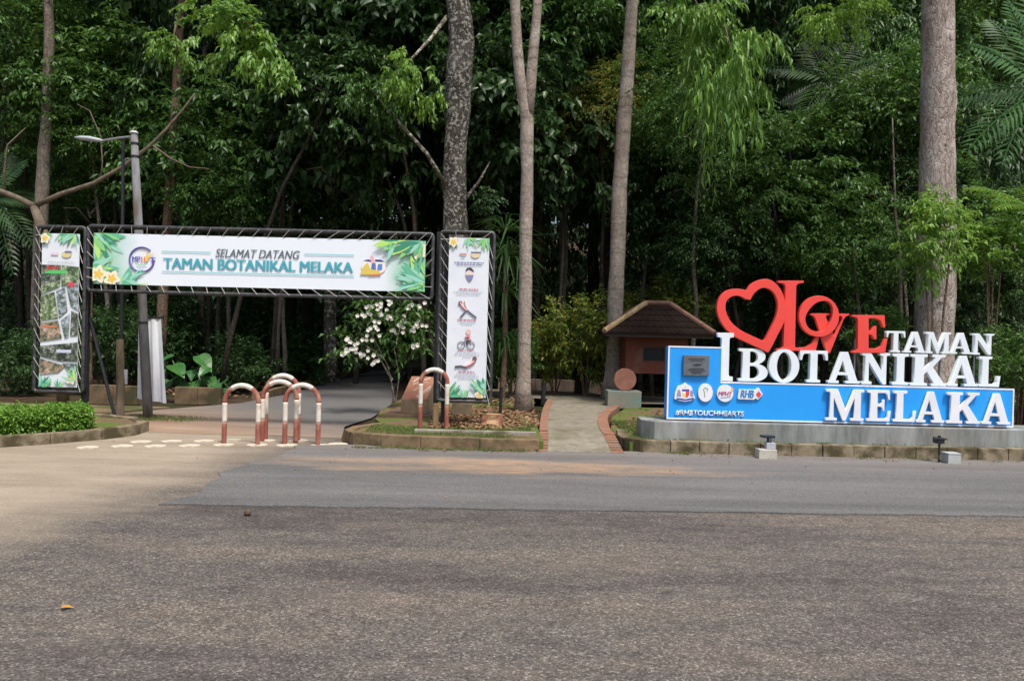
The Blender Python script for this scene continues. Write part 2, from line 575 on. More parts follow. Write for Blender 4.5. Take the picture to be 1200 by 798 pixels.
def asphalt(name, kind):
    m = bpy.data.materials.new(name)
    N, L, b = nodes(m)
    b.inputs['Roughness'].default_value = 0.85
    b.inputs['Specular IOR Level'].default_value = 0.25
    tc = N.new('ShaderNodeTexCoord')
    obv = tc.outputs['Object']

    def noise(scale, det=5, stretch=None, rough=0.6):
        n = N.new('ShaderNodeTexNoise')
        n.inputs['Scale'].default_value = scale
        n.inputs['Detail'].default_value = det
        n.inputs['Roughness'].default_value = rough
        if stretch:
            mp = N.new('ShaderNodeMapping')
            mp.inputs['Scale'].default_value = stretch
            L.new(obv, mp.inputs['Vector'])
            L.new(mp.outputs[0], n.inputs['Vector'])
        else:
            L.new(obv, n.inputs['Vector'])
        return n.outputs['Fac']

    def ramp(fac, stops):
        r = N.new('ShaderNodeValToRGB')
        e = r.color_ramp.elements
        while len(e) < len(stops):
            e.new(0.5)
        for i, (p, c) in enumerate(stops):
            e[i].position = p
            e[i].color = rgba(c)
        L.new(fac, r.inputs['Fac'])
        return r.outputs['Color']

    def mix(f, a, c, mode='MIX'):
        x = N.new('ShaderNodeMixRGB')
        x.blend_type = mode
        for s, k in ((f, 'Fac'), (a, 'Color1'), (c, 'Color2')):
            if isinstance(s, (int, float)):
                x.inputs[k].default_value = s
            elif isinstance(s, tuple):
                x.inputs[k].default_value = rgba(s)
            else:
                L.new(s, x.inputs[k])
        return x.outputs['Color']

    def math2(op, a, c):
        x = N.new('ShaderNodeMath')
        x.operation = op
        for i, s in enumerate((a, c)):
            if isinstance(s, (int, float)):
                x.inputs[i].default_value = s
            else:
                L.new(s, x.inputs[i])
        return x.outputs[0]

    vs = 85 if kind == 'road' else 150
    vo = N.new('ShaderNodeTexVoronoi')
    vo.inputs['Scale'].default_value = vs
    L.new(obv, vo.inputs['Vector'])
    sp = N.new('ShaderNodeSeparateColor')
    L.new(vo.outputs['Color'], sp.inputs[0])
    if kind == 'road':
        col = ramp(sp.outputs[0], [(0.0, (0.068, 0.061, 0.057)), (0.45, (0.116, 0.103, 0.093)), (0.84, (0.160, 0.143, 0.128)), (1.0, (0.28, 0.255, 0.232))])
        big = noise(0.55, 7, (0.30, 1.5, 1), 0.7)
        col = mix(1.0, col, ramp(big, [(0.34, (0.52, 0.50, 0.53)), (0.5, (0.92, 0.91, 0.90)), (0.66, (1.24, 1.16, 1.04))]), 'MULTIPLY')
        mid_ = noise(5.0, 6, (0.7, 1.3, 1), 0.75)
        col = mix(1.0, col, ramp(mid_, [(0.32, (0.72, 0.71, 0.72)), (0.5, (1, 1, 1)), (0.68, (1.22, 1.20, 1.16))]), 'MULTIPLY')
        fine = noise(240, 3, None, 0.7)
        col = mix(1.0, col, ramp(fine, [(0.35, (0.72, 0.72, 0.72)), (0.5, (1, 1, 1)), (0.68, (1.28, 1.26, 1.23))]), 'MULTIPLY')
        red = noise(1.1, 5, (0.5, 1.3, 1))
        col = mix(ramp(red, [(0.55, (0, 0, 0)), (0.75, (0.30, 0.30, 0.30))]), col, (0.19, 0.145, 0.115))
        # tan dust over the driveway mouth: left of a line, with a ragged edge
        a, c = G(60, 612), G(335, 524)
        d = (c - a).normalized()
        nrm = Vector((-d.y, d.x))
        sx = N.new('ShaderNodeSeparateXYZ')
        L.new(obv, sx.inputs[0])
        dist = math2('ADD', math2('MULTIPLY', sx.outputs[0], nrm.x), math2('MULTIPLY', sx.outputs[1], nrm.y))
        dist = math2('SUBTRACT', dist, a.x * nrm.x + a.y * nrm.y)
        dist = math2('ADD', dist, math2('MULTIPLY', math2('SUBTRACT', noise(0.9, 6), 0.5), 1.7))
        msk = N.new('ShaderNodeMapRange')
        msk.inputs['From Min'].default_value = -0.55
        msk.inputs['From Max'].default_value = 0.75
        L.new(dist, msk.inputs['Value'])
        tan = ramp(noise(1.6, 9, (0.35, 1.5, 1), 0.72), [(0.33, (0.20, 0.160, 0.115)), (0.52, (0.30, 0.243, 0.178)), (0.70, (0.36, 0.305, 0.24))])
        tan = mix(0.25, tan, ramp(sp.outputs[1], [(0, (0.2, 0.17, 0.13)), (1, (0.45, 0.40, 0.33))]))
        col = mix(msk.outputs[0], col, tan)
        bstr = math2('SUBTRACT', 1.0, math2('MULTIPLY', msk.outputs[0], 0.75))
    elif kind == 'patch':
        col = ramp(sp.outputs[0], [(0.0, (0.082, 0.081, 0.081)), (0.6, (0.124, 0.122, 0.121)), (1.0, (0.21, 0.205, 0.20))])
        col = mix(1.0, col, ramp(noise(0.8, 6, (0.25, 2.0, 1)), [(0.34, (0.74, 0.74, 0.75)), (0.66, (1.25, 1.24, 1.22))]), 'MULTIPLY')
        # washed-out laterite dust in a long streak, and a thinner coat near the kerb
        c0 = G(600, 548)
        sx = N.new('ShaderNodeSeparateXYZ')
        L.new(obv, sx.inputs[0])
        ex = math2('DIVIDE', math2('SUBTRACT', sx.outputs[0], c0.x), 2.9)
        ey = math2('DIVIDE', math2('SUBTRACT', sx.outputs[1], c0.y), 0.7)
        rr = math2('ADD', math2('MULTIPLY', ex, ex), math2('MULTIPLY', ey, ey))
        rr = math2('ADD', rr, math2('MULTIPLY', math2('SUBTRACT', noise(1.6, 6, (0.4, 1.5, 1)), 0.5), 3.6))
        dm = ramp(rr, [(0.0, (0.9, 0.9, 0.9)), (0.55, (0.4, 0.4, 0.4)), (1.0, (0.0, 0.0, 0.0))])
        dm = mix(1.0, dm, ramp(noise(9, 8, (0.35, 1.2, 1), 0.75), [(0.36, (0.25, 0.25, 0.25)), (0.60, (1, 1, 1))]), 'MULTIPLY')
        col = mix(dm, col, (0.38, 0.25, 0.155))
        km = N.new('ShaderNodeMapRange')
        km.inputs['From Min'].default_value = 9.6
        km.inputs['From Max'].default_value = 10.9
        km.inputs['To Max'].default_value = 0.45
        L.new(sx.outputs[1], km.inputs['Value'])
        col = mix(km.outputs[0], col, (0.24, 0.21, 0.185))
        bstr = 0.6
    else:
        col = ramp(sp.outputs[0], [(0.0, (0.085, 0.083, 0.084)), (0.6, (0.14, 0.136, 0.134)), (1.0, (0.22, 0.215, 0.205))])
        sx = N.new('ShaderNodeSeparateXYZ')
        L.new(obv, sx.inputs[0])
        km = N.new('ShaderNodeMapRange')
        km.inputs['From Min'].default_value = 15.5
        km.inputs['From Max'].default_value = 11.8
        d2 = math2('ADD', sx.outputs[1], math2('MULTIPLY', math2('SUBTRACT', noise(0.8, 6), 0.5), 3.0))
        d2 = math2('ADD', d2, math2('MULTIPLY', math2('ADD', sx.outputs[0], 4.6), 0.9))
        L.new(d2, km.inputs['Value'])
        tan = ramp(noise(1.6, 7, (0.4, 1.4, 1)), [(0.3, (0.24, 0.15, 0.10)), (0.6, (0.33, 0.24, 0.17)), (0.8, (0.36, 0.30, 0.23))])
        col = mix(km.outputs[0], col, tan)
        bstr = 0.4
    L.new(col, b.inputs['Base Color'])
    bp = N.new('ShaderNodeBump')
    bp.inputs['Distance'].default_value = 0.006 if kind == 'road' else 0.003
    if isinstance(bstr, float):
        bp.inputs['Strength'].default_value = bstr
    else:
        L.new(bstr, bp.inputs['Strength'])
    inv = math2('SUBTRACT', 0.6, vo.outputs['Distance'])
    L.new(inv, bp.inputs['Height'])
    L.new(bp.outputs[0], b.inputs['Normal'])
    return m


def sheet(name, pts, z, m):
    mb = MB()
    mb.poly([(p[0], p[1], z) for p in pts])
    me = mb.mesh(name)
    if me.polygons[0].normal.z < 0:
        me.flip_normals()
    return struct(name, me, m)


sheet('road', [(-120, -60), (120, -60), (120, 10.95), (-2.3, 10.95), (-2.6, 12.2), (-7, 12.2), (-9, 10.95), (-120, 10.95)], 0.0, asphalt('old_asphalt', 'road'))

# newer asphalt laid along the kerb: a thin raised layer with a ragged front edge
rg = random.Random(11)
front = []
a, c = G(186, 592), G(1260, 607)
for k in range(60):
    t = k / 59
    p = a.lerp(c, t)
    front.append((p.x, p.y + rg.uniform(-0.02, 0.02)))
front += [(9.5, c.y + 0.02), (60, c.y), (60, 10.93), (-2.2, 10.93)]
b0 = G(345, 523)
for k in range(14):
    t = k / 14
    p = Vector((b0.x, b0.y)).lerp(Vector((a.x, a.y)), t)
    front.append((p.x + 0.10 * math.sin(t * 9) + 0.05 * math.sin(t * 31), p.y))
mb = MB()
mb.prism(front, 0.001, 0.014)
struct('road_patch', mb, asphalt('new_asphalt', 'patch'))

# the lane into the forest
left = [(-7.2, 11.9), (-7.4, 13.2), (-6.6, 14.8), (-5.6, 16.6), (-5.35, 19), (-5.35, 25), (-5.4, 31), (-4.8, 37), (-3.0, 43), (1.5, 48)]
right = [(-2.45, 11.6), (-2.7, 13.0), (-2.5, 14.4), (-2.55, 17), (-3.2, 22), (-3.6, 27), (-3.6, 31), (-3.0, 36), (-1.0, 41.5), (2.2, 46)]
mb = MB()
for k in range(len(left) - 1):
    z0 = 0.004 if left[k][1] < 40 else 0.2
    mb.quad((*left[k], 0.004), (*right[k], 0.004), (*right[k + 1], 0.004), (*left[k + 1], 0.004))
me = mb.mesh('lane')
struct('lane', me, asphalt('lane_asphalt', 'lane'))


def kerb(name, pts, wdt, z0, z1, m, label, cat, blocks=0.6, seed=1, off=0.0):
    """a run of kerb stones along a line: one thing, every stone slightly its own height"""
    rg = random.Random(seed)
    mb = MB()
    L = [Vector((p[0], p[1])) for p in pts]
    # resample
    seg = []
    for k in range(len(L) - 1):
        n = max(1, round((L[k + 1] - L[k]).length / blocks))
        for i in range(n):
            seg.append(L[k].lerp(L[k + 1], i / n))
    seg.append(L[-1])
    for k in range(len(seg) - 1):
        p, q = seg[k], seg[k + 1]
        t = (q - p).normalized()
        nn = Vector((-t.y, t.x))
        g = t * 0.004
        dz = rg.uniform(-0.008, 0.008)
        dn = nn * rg.uniform(-0.008, 0.008)
        a_, b_ = p + g + dn, q - g + dn
        mb.prism([a_, b_, b_ + nn * wdt, a_ + nn * wdt], z0, z1 + dz)
    o = obj(name, mb, m, bevel=0.012, loc=(L[0].x, L[0].y, 0))
    return tag(o, label, cat)


M_kerb = mat('kerb_stone', (0.235, 0.165, 0.10), (0.12, 0.085, 0.05), 6, 0.95, 0.5, 40, c3=(0.085, 0.075, 0.04), s3=3, t3=(0.48, 0.66), spec=0.15)
M_kerb_grey = mat('kerb_stone_grey', (0.27, 0.225, 0.155), (0.145, 0.118, 0.078), 6, 0.95, 0.5, 40, c3=(0.075, 0.062, 0.034), s3=3, t3=(0.46, 0.62), spec=0.15)

# island with the poster stand
IZ = 0.16
M_islandsoil = mat('island_soil', (0.20, 0.13, 0.08), (0.12, 0.085, 0.05), 6, 0.95, 0.5, 40, c3=(0.10, 0.135, 0.035), s3=1.3, t3=(0.45, 0.56), spec=0.1)
ic = [(-2.05, 12.3), (-2.32, 11.75), (-2.34, 11.3), (-2.15, 10.98), (-1.75, 10.8), (-1.2, 10.74), (-0.4, 10.72), (0.40, 10.72)]
island = [(p[0] + 0.06, p[1] + 0.06) for p in ic] + [(0.40, 14), (0.55, 18.5), (-2.3, 18.5), (-2.35, 14.4), (-2.2, 13)]
mb = MB()
mb.prism(island, -0.02, IZ - 0.02)
struct('island_ground', mb, M_islandsoil)
kerb('kerb', ic, 0.13, -0.02, IZ + 0.012, M_kerb, 'mossy brown stone kerb curving round the island under the poster stand', 'kerb', 0.55, 4)
mb = MB()
a, c = G(486, 505, IZ), G(628, 508, IZ)
mb.box(a.x, c.x, a.y - 0.05, a.y + 0.05, 0.1, IZ + 0.03)
o = obj('kerb', mb, M_conc, bevel=0.01, loc=(a.x, a.y, 0))
tag(o, 'narrow pale concrete strip set in the island grass behind the brown kerb', 'kerb')

# concrete footpath with brick edging
fp_l = [(0.52, 10.72), (0.56, 11.6), (0.62, 13), (0.75, 15.2), (0.95, 17.6)]
fp_r = [(1.38, 10.72), (1.36, 11.4), (1.40, 12.6), (1.62, 14.4), (2.2, 16.8)]
M_fp = mat('path_concrete', (0.27, 0.245, 0.19), (0.17, 0.155, 0.12), 7, 0.9, 0.4, 60, c3=(0.135, 0.12, 0.075), s3=1.6, t3=(0.48, 0.66), spec=0.15)


def strip(name, A, B, z0, z1, m, **k):
    mb = MB()
    mb.prism(list(A) + list(reversed(B)), z0, z1)
    return struct(name, mb, m, **k)


def smooth_line(pts, n=6):
    out = []
    P_ = [Vector(p) for p in pts]
    P_ = [P_[0] * 2 - P_[1]] + P_ + [P_[-1] * 2 - P_[-2]]
    for k in range(1, len(P_) - 2):
        p0, p1, p2, p3 = P_[k - 1:k + 3]
        for i in range(n):
            t = i / n
            out.append(0.5 * ((2 * p1) + (p2 - p0) * t + (2 * p0 - 5 * p1 + 4 * p2 - p3) * t * t + (3 * p1 - p0 - 3 * p2 + p3) * t ** 3))
    out.append(P_[-2])
    return out


fl, fr = smooth_line(fp_l), smooth_line(fp_r)
mb = MB()
n = len(fl)
for k in range(n - 1):
    # slopes up from the road over the first metre
    za = 0.02 + min(1, k / 7) * (IZ - 0.02)
    zb = 0.02 + min(1, (k + 1) / 7) * (IZ - 0.02)
    mb.quad((*fl[k], za), (*fr[k], za), (*fr[k + 1], zb), (*fl[k + 1], zb))
mb.quad((*fl[0], -0.02), (*fr[0], -0.02), (*fr[0], 0.02), (*fl[0], 0.02))
mb.quad((*fl[-1], IZ), (*fr[-1], IZ), (6.0, 17.6, IZ), (1.6, 20.2, IZ))
mb.quad((*fl[-1], IZ), (1.6, 20.2, IZ), (-2, 20.2, IZ), (-2, 18.6, IZ))
struct('footpath', mb, M_fp)


def brickrow(name, line, wdt, side, label, step=0.22):
    rg = random.Random(7)
    mb = MB()
    for k in range(len(line) - 1):
        p, q = line[k], line[k + 1]
        nb = max(1, round((q - p).length / step))
        for i in range(nb):
            a_, b_ = p.lerp(q, i / nb), p.lerp(q, (i + 1) / nb)
            t = (b_ - a_).normalized()
            nn = Vector((-t.y, t.x)) * wdt * side
            g = t * 0.005
            f = min(1, (k + i / nb) / 7)
            z = 0.035 + f * (IZ - 0.02) + rg.uniform(-0.006, 0.006)
            mb.prism([a_ + g, b_ - g, b_ - g + nn, a_ + g + nn], -0.02, z)
    o = obj(name, mb, M_brick, bevel=0.008, loc=(line[0].x, line[0].y, 0))
    return tag(o, label, 'edging')


brickrow('brick_edging', fl, 0.13, 1, 'red brick edging along the island side of the concrete footpath')
brickrow('brick_edging', fr, 0.17, -1, 'red brick edging curving along the footpath on the side of the blue sign')

# bed by the blue sign, its rounded kerb and the ground behind
bed = [(1.66, 10.98), (1.56, 11.4), (1.60, 12.6), (1.85, 14.4), (2.4, 16.4), (30, 16.4), (30, 10.98)]
mb = MB()
mb.prism(bed, -0.02, IZ - 0.03)
struct('bed_ground', mb, M_islandsoil)
kerb('kerb', [(1.62, 12.2), (1.56, 11.5), (1.60, 11.1), (1.80, 10.88), (3, 10.86), (6, 10.90), (9.4, 10.95)], 0.14, -0.02, 0.175, M_kerb_grey,
     'weathered block kerb in front of the blue sign plinth', 'kerb', 0.42, 8)

# bed with the clipped hedge
bedl = [(-9.4, 7.6), (-7.4, 9.0), (-6.43, 9.98), (-5.99, 10.38), (-5.58, 10.90), (-5.36, 11.35), (-5.40, 11.9), (-5.8, 12.4), (-6.6, 12.7)]
mb = MB()
mb.prism([(p[0] - 0.04, p[1] + 0.04) for p in bedl] + [(-14, 12.8), (-14, 7.6)], -0.02, 0.12)
struct('hedge_bed_ground', mb, M_islandsoil)
kerb('kerb', bedl, 0.13, -0.02, 0.15, M_kerb_grey, 'weathered stone kerb round the bed of the clipped hedge', 'kerb', 0.5, 12)
# earth bank left of the lane
mb = MB()
for (y0, y1, z) in ((13.6, 15.4, 0.05),):
    mb.prism([(-14, 12.9), (-7.3, 12.9), (-7.2, 13.4), (-6.8, 14.6), (-6.5, 15.2), (-14, 15.2)], -0.02, 0.03)
struct('verge_ground', mb, mat('verge_soil', (0.25, 0.165, 0.11), (0.17, 0.115, 0.075), 5, 0.95, 0.4, 40, c3=(0.10, 0.12, 0.04), s3=1.1, t3=(0.5, 0.6), spec=0.1))

# ------------------------------------------------------------------ low walls behind
def block_wall(name, x0, x1, y, h, m, label, d=0.18, bl=0.5, z0=-0.02):
    mb = MB()
    rg = random.Random(int(x0 * 10) + 5)
    n = max(1, round((x1 - x0) / bl))
    for k in range(n):
        a_ = x0 + (x1 - x0) * k / n
        b_ = x0 + (x1 - x0) * (k + 1) / n
        mb.box(a_ + 0.003, b_ - 0.003, y, y + d, z0, h + rg.uniform(-0.006, 0.006))
    o = obj(name, mb, m, bevel=0.01, loc=(x0, y, 0))
    return tag(o, label, 'wall')


M_wallbrown = mat('wall_brown', (0.20, 0.14, 0.085), (0.115, 0.082, 0.05), 5, 0.95, 0.4, 40, c3=(0.07, 0.062, 0.035), s3=2, spec=0.12)
block_wall('planter_wall', P(104, 478, 15.8).x, P(160, 478, 15.8).x, 15.8, 0.36, M_wallbrown, 'low brown planter wall between the wooden stake and the lamp post')
block_wall('planter_wall', P(204, 478, 16.2).x, P(258, 478, 16.2).x, 16.2, 0.33, M_wallbrown, 'low brown planter wall under the big taro leaves')
kerb('kerb', [(-5.45, 17.2), (-5.5, 20), (-5.5, 25), (-5.55, 31)], 0.14, -0.02, 0.16, M_wallbrown, 'mossy kerb along the lane edge by the pale trunk', 'kerb', 0.9, 21)
block_wall('garden_wall', P(583, 470, 20.4).x, P(716, 470, 20.4).x, 20.4, 0.42, mat('wall_pinkgrey', (0.30, 0.22, 0.18), (0.19, 0.14, 0.11), 5, 0.95, 0.3, 40, spec=0.12), 'low pinkish concrete wall behind the footpath and the yellowish shrubs', bl=1.0)

# ------------------------------------------------------------------ the big sign
SY = 11.42            # front face of the board


def S(x, y, Y=SY):
    p = P(x, y, Y)
    return (p.x, p.z)


BZ0 = 0.43
sign = thing('welcome_sign', 'big blue letter sign with red heart and white letters reading I LOVE TAMAN BOTANIKAL MELAKA', 'sign', (3.9, SY, BZ0))
xl, xr = S(783, 450)[0], S(1187, 480)[0]
xs = S(845, 450)[0]
zt1 = S(815, 407)[1]
zt2 = 0.5 * (S(860, 448)[1] + S(1180, 457)[1])
SD = 0.26
mb = MB()
mb.slab([(xl, BZ0), (xr, BZ0), (xr, zt2), (xs, zt2), (xs, zt1), (xl, zt1)], SY, SY + SD)
obj('board', mb, M_blue, sign, bevel=0.004)
# white trim round the face
mb = MB()
tw = 0.022
e = 0.012
ring = [(xl, BZ0), (xr, BZ0), (xr, zt2), (xs, zt2), (xs, zt1), (xl, zt1)]
y0, y1 = SY - 0.006, SY + 0.02
mb.box(xl - e, xr + e, y0, y1, BZ0 - e, BZ0 + tw - e)
mb.box(xr + e - tw, xr + e, y0, y1, BZ0 + tw - e + 0.001, zt2 + e - tw - 0.001)
mb.box(xs + e + 0.001, xr + e, y0, y1, zt2 + e - tw, zt2 + e)
mb.box(xs + e - tw, xs + e, y0, y1, zt2 + e - tw, zt1 + e - tw - 0.001)
mb.box(xl - e, xs + e, y0, y1, zt1 + e - tw, zt1 + e)
mb.box(xl - e, xl - e + tw, y0, y1, BZ0 + tw - e + 0.001, zt1 + e - tw - 0.001)
obj('trim', mb, M_white, sign, bevel=0.003)


def arc(cx, cy, rx, ry, a0, a1, n=12):
    return [(cx + rx * math.cos(R(a0 + (a1 - a0) * k / n)), cy + ry * math.sin(R(a0 + (a1 - a0) * k / n))) for k in range(n + 1)]


GL = {
    'I': ([[(0, 0), (.5, 0), (.5, .09), (.39, .10), (.37, .14), (.37, .86), (.39, .90), (.5, .91), (.5, 1), (0, 1), (0, .91), (.11, .90), (.13, .86), (.13, .14), (.11, .10), (0, .09)]]),
    'T': ([[(.26, 0), (.74, 0), (.74, .08), (.65, .09), (.63, .13), (.63, .90), (.84, .90), (.89, .84), (.92, .70), (1, .70), (.98, 1), (.02, 1), (0, .70), (.08, .70), (.11, .84), (.16, .90), (.37, .90), (.37, .13), (.35, .09), (.26, .08)]]),
    'L': ([[(0, 0), (.94, 0), (1, .36), (.91, .36), (.87, .18), (.78, .09), (.44, .09), (.44, .90), (.60, .92), (.60, 1), (0, 1), (0, .92), (.14, .90), (.14, .10), (0, .08)]]),
    'E': ([[(0, 0), (.95, 0), (1, .34), (.92, .34), (.87, .16), (.80, .09), (.44, .09), (.44, .47), (.58, .47), (.64, .43), (.66, .34), (.73, .34), (.73, .70), (.66, .70), (.64, .60), (.58, .56), (.44, .56), (.44, .91), (.76, .91), (.84, .85), (.88, .70), (.96, .70), (.93, 1), (0, 1), (0, .92), (.14, .90), (.14, .10), (0, .08)]]),
    'N': ([[(0, 0), (.36, 0), (.36, .08), (.25, .10), (.25, .70), (.75, 0), (.88, 0), (.88, .90), (1, .92), (1, 1), (.64, 1), (.64, .92), (.75, .90), (.75, .38), (.31, 1), (0, 1), (0, .92), (.12, .90), (.12, .10), (0, .08)]]),
    'M': ([[(0, 0), (.30, 0), (.30, .08), (.21, .10), (.21, .72), (.45, 0), (.53, 0), (.75, .72), (.75, .10), (.65, .08), (.65, 0), (1, 0), (1, .08), (.92, .10), (.92, .90), (1, .92), (1, 1), (.74, 1), (.53, .34), (.31, 1), (0, 1), (0, .92), (.11, .90), (.11, .10), (0, .08)]]),
    'A': ([[(0, 0), (.34, 0), (.34, .08), (.24, .09), (.30, .26), (.60, .26), (.655, .09), (.55, .08), (.55, 0), (1, 0), (1, .08), (.92, .09), (.61, 1), (.42, 1), (.10, .09), (0, .08)], [(.33, .35), (.57, .35), (.45, .72)]]),
    'K': ([[(0, 0), (.47, 0), (.47, .08), (.38, .10), (.38, .36), (.46, .45), (.66, .09), (.58, .08), (.58, 0), (1, 0), (1, .08), (.93, .09), (.62, .60), (.86, .91), (.96, .92), (.96, 1), (.60, 1), (.60, .92), (.68, .90), (.38, .53), (.38, .90), (.47, .92), (.47, 1), (0, 1), (0, .92), (.12, .90), (.12, .10), (0, .08)]]),
    'B': ([[(0, 0)] + arc(.56, .27, .44, .27, -90, 70) + arc(.54, .76, .37, .24, -62, 90) + [(0, 1), (0, .92), (.13, .90), (.13, .10), (0, .08)],
           [(.38, .09)] + arc(.50, .28, .20, .19, -90, 90) + [(.38, .47)], [(.38, .56)] + arc(.49, .735, .16, .175, -90, 90) + [(.38, .91)]]),
    'O': ([arc(.5, .5, .5, .515, 0, 360, 40)[:-1], arc(.5, .5, .235, .42, 0, 360, 36)[:-1]]),
    'V': ([[(0, 1), (0, .93), (.07, .92), (.42, 0), (.55, 0), (.90, .92), (1, .93), (1, 1), (.64, 1), (.64, .93), (.76, .92), (.585, .36), (.39, .92), (.48, .93), (.48, 1)]]),
}


def curve_mesh(name, loops, thick, bev=0.003):
    cu = bpy.data.curves.new(name, 'CURVE')
    cu.dimensions = '2D'
    cu.fill_mode = 'BOTH'
    cu.extrude = thick / 2 - bev
    cu.bevel_depth = bev
    cu.bevel_resolution = 1
    cu.offset = -bev
    for lp in loops:
        sp = cu.splines.new('POLY')
        sp.points.add(len(lp) - 1)
        for q, p in zip(sp.points, lp):
            q.co = (p[0], p[1], 0, 1)
        sp.use_cyclic_u = True
    ob = bpy.data.objects.new(name, cu)
    C.objects.link(ob)
    dg = bpy.context.evaluated_depsgraph_get()
    me = bpy.data.meshes.new_from_object(ob.evaluated_get(dg))
    bpy.data.objects.remove(ob)
    bpy.data.curves.remove(cu)
    me.materials.clear()
    return me


def stand_up(me, y, off):
    """x, y, z of a flat outline -> x, -z, y upright facing the road"""
    n = len(me.vertices)
    a = np.zeros(n * 3, dtype=np.float32)
    me.vertices.foreach_get('co', a)
    a = a.reshape(-1, 3)
    b_ = np.stack([a[:, 0] - off[0], y - a[:, 2] - off[1], a[:, 1] - off[2]], axis=1)
    me.vertices.foreach_set('co', b_.astype(np.float32).ravel())
    me.update()
    return me


def glyph(ch, x0, x1, yt, yb, ycen, thick, m, label, parent=sign, depth=SY):
    xm = 0.5 * (x0 + x1)
    zt, zb = S(xm, yt, depth)[1], S(xm, yb, depth)[1]
    X0, X1 = S(x0, 0.5 * (yt + yb), depth)[0], S(x1, 0.5 * (yt + yb), depth)[0]
    gl = GL[ch]
    wmax = max(p[0] for p in gl[0])
    loops = [[(X0 + p[0] / wmax * (X1 - X0), zb + p[1] * (zt - zb)) for p in lp] for lp in gl]
    me = stand_up(curve_mesh('letter', loops, thick), ycen, rootloc(parent))
    o = obj('letter', me, m, parent)
    if label:
        o['label'] = label
    return o


LT = 0.09
base2 = zt2 + e
M_letter = mat('letter_white', (0.74, 0.80, 0.84), (0.68, 0.74, 0.79), 3, 0.4)
# second row stands on the board
for ch, x0, x1, yt, yb in (('B', 867, 901.5, 408.7, 447.3), ('O', 902.5, 938.5, 409.8, 448.5), ('T', 938.8, 972, 411, 448.5), ('A', 972.5, 1010, 412.5, 449.5),
                           ('N', 1012, 1045, 413.5, 450.7), ('I', 1048, 1067, 414.5, 451.5), ('K', 1069, 1112, 415.5, 452.5), ('A', 1113, 1149, 417, 453), ('L', 1150, 1175.5, 418, 453.6)):
    glyph(ch, x0, x1, yt, yb, SY + 0.10, LT, M_letter, None)
glyph('I', 841, 860, 390, 446.5, SY + 0.07, LT, M_letter, 'tall white letter I beside the heart')
for ch, x0, x1, yt, yb in (('T', 1041, 1063.5, 388, 413), ('A', 1062, 1088, 388.7, 413.6), ('M', 1087, 1117, 389.3, 414.4), ('A', 1116, 1142, 390, 415), ('N', 1142.5, 1168, 391, 416)):
    glyph(ch, x0, x1, yt, yb, SY + 0.10, LT * 0.9, M_letter, None)
for ch, x0, x1, yt, yb in (('M', 965.5, 1010, 455.7, 492.3), ('E', 1013.5, 1041.5, 456.7, 493), ('L', 1044, 1071, 457.5, 493.7), ('A', 1071, 1104, 458.4, 494.5), ('K', 1106.5, 1146, 459.5, 495.6), ('A', 1147.5, 1181, 460.5, 496.5)):
    glyph(ch, x0, x1, yt, yb, SY - 0.045, 0.05, M_white, None)


# red word: traced outlines, each standing at its own depth
def red(loops, ycen, thick, label, name='letter'):
    L2 = [[S(830 + p[0] / 5.217, 310 + p[1] / 5.217, SY) for p in lp] for lp in loops]
    me = stand_up(curve_mesh(name, L2, thick), ycen, rootloc(sign))
    o = obj(name, me, M_red, sign)
    o['label'] = label
    return o


def closed_smooth(pts, n=5):
    out = []
    P_ = [Vector(p) for p in pts]
    k = len(P_)
    for i in range(k):
        p0, p1, p2, p3 = P_[i - 1], P_[i], P_[(i + 1) % k], P_[(i + 2) % k]
        for j in range(n):
            t = j / n
            out.append(tuple(0.5 * ((2 * p1) + (p2 - p0) * t + (2 * p0 - 5 * p1 + 4 * p2 - p3) * t * t + (3 * p1 - p0 - 3 * p2 + p3) * t ** 3)))
    return out


h_out = [tuple(p) for p in smooth_line([(240, 158), (268, 118), (330, 90), (390, 96), (440, 140), (470, 205), (482, 280), (470, 350), (430, 430), (395, 500), (372, 538)], 4)] + \
        [tuple(p) for p in smooth_line([(362, 534), (270, 490), (160, 436), (95, 370), (62, 300), (60, 235), (85, 185), (125, 155), (175, 148), (215, 152)], 4)]
h_in = [tuple(p) for p in smooth_line([(262, 216), (285, 178), (320, 148), (360, 142), (400, 165), (425, 210), (430, 265), (415, 330), (380, 405), (348, 466)], 4)] + \
       [tuple(p) for p in smooth_line([(340, 466), (270, 435), (195, 396), (140, 345), (112, 285), (112, 235), (135, 203), (170, 190), (205, 194), (232, 210)], 4)]
red([h_out, h_in], SY + 0.08, 0.09, 'red open heart leaning to one side', 'heart')
red([[(440, 97), (596, 97), (596, 110), (560, 116), (550, 130), (542, 500), (548, 510), (610, 506), (650, 480), (676, 434), (692, 434), (670, 528), (428, 528), (428, 516), (462, 510), (472, 496), (484, 130), (476, 114), (440, 108)]], SY + 0.12, 0.088, 'tall red letter L')
red([[(685 + 123 * math.cos(t) * 1.0, 316 + 126 * math.sin(t)) for t in [2 * PI * k / 44 for k in range(44)]],
     closed_smooth([(600, 330), (625, 275), (672, 232), (730, 222), (764, 250), (768, 305), (748, 360), (712, 402), (660, 408), (618, 384)], 4)], SY + 0.085, 0.086, 'round red letter O tilted behind the V')
red([[(642, 298), (760, 298), (760, 308), (738, 312), (738, 326), (790, 440), (838, 330), (836, 316), (812, 310), (812, 300), (880, 300), (880, 308), (858, 318), (846, 334), (762, 542), (744, 542), (672, 330), (662, 312), (642, 308)]], SY + 0.135, 0.07, 'red letter V overlapping the O')
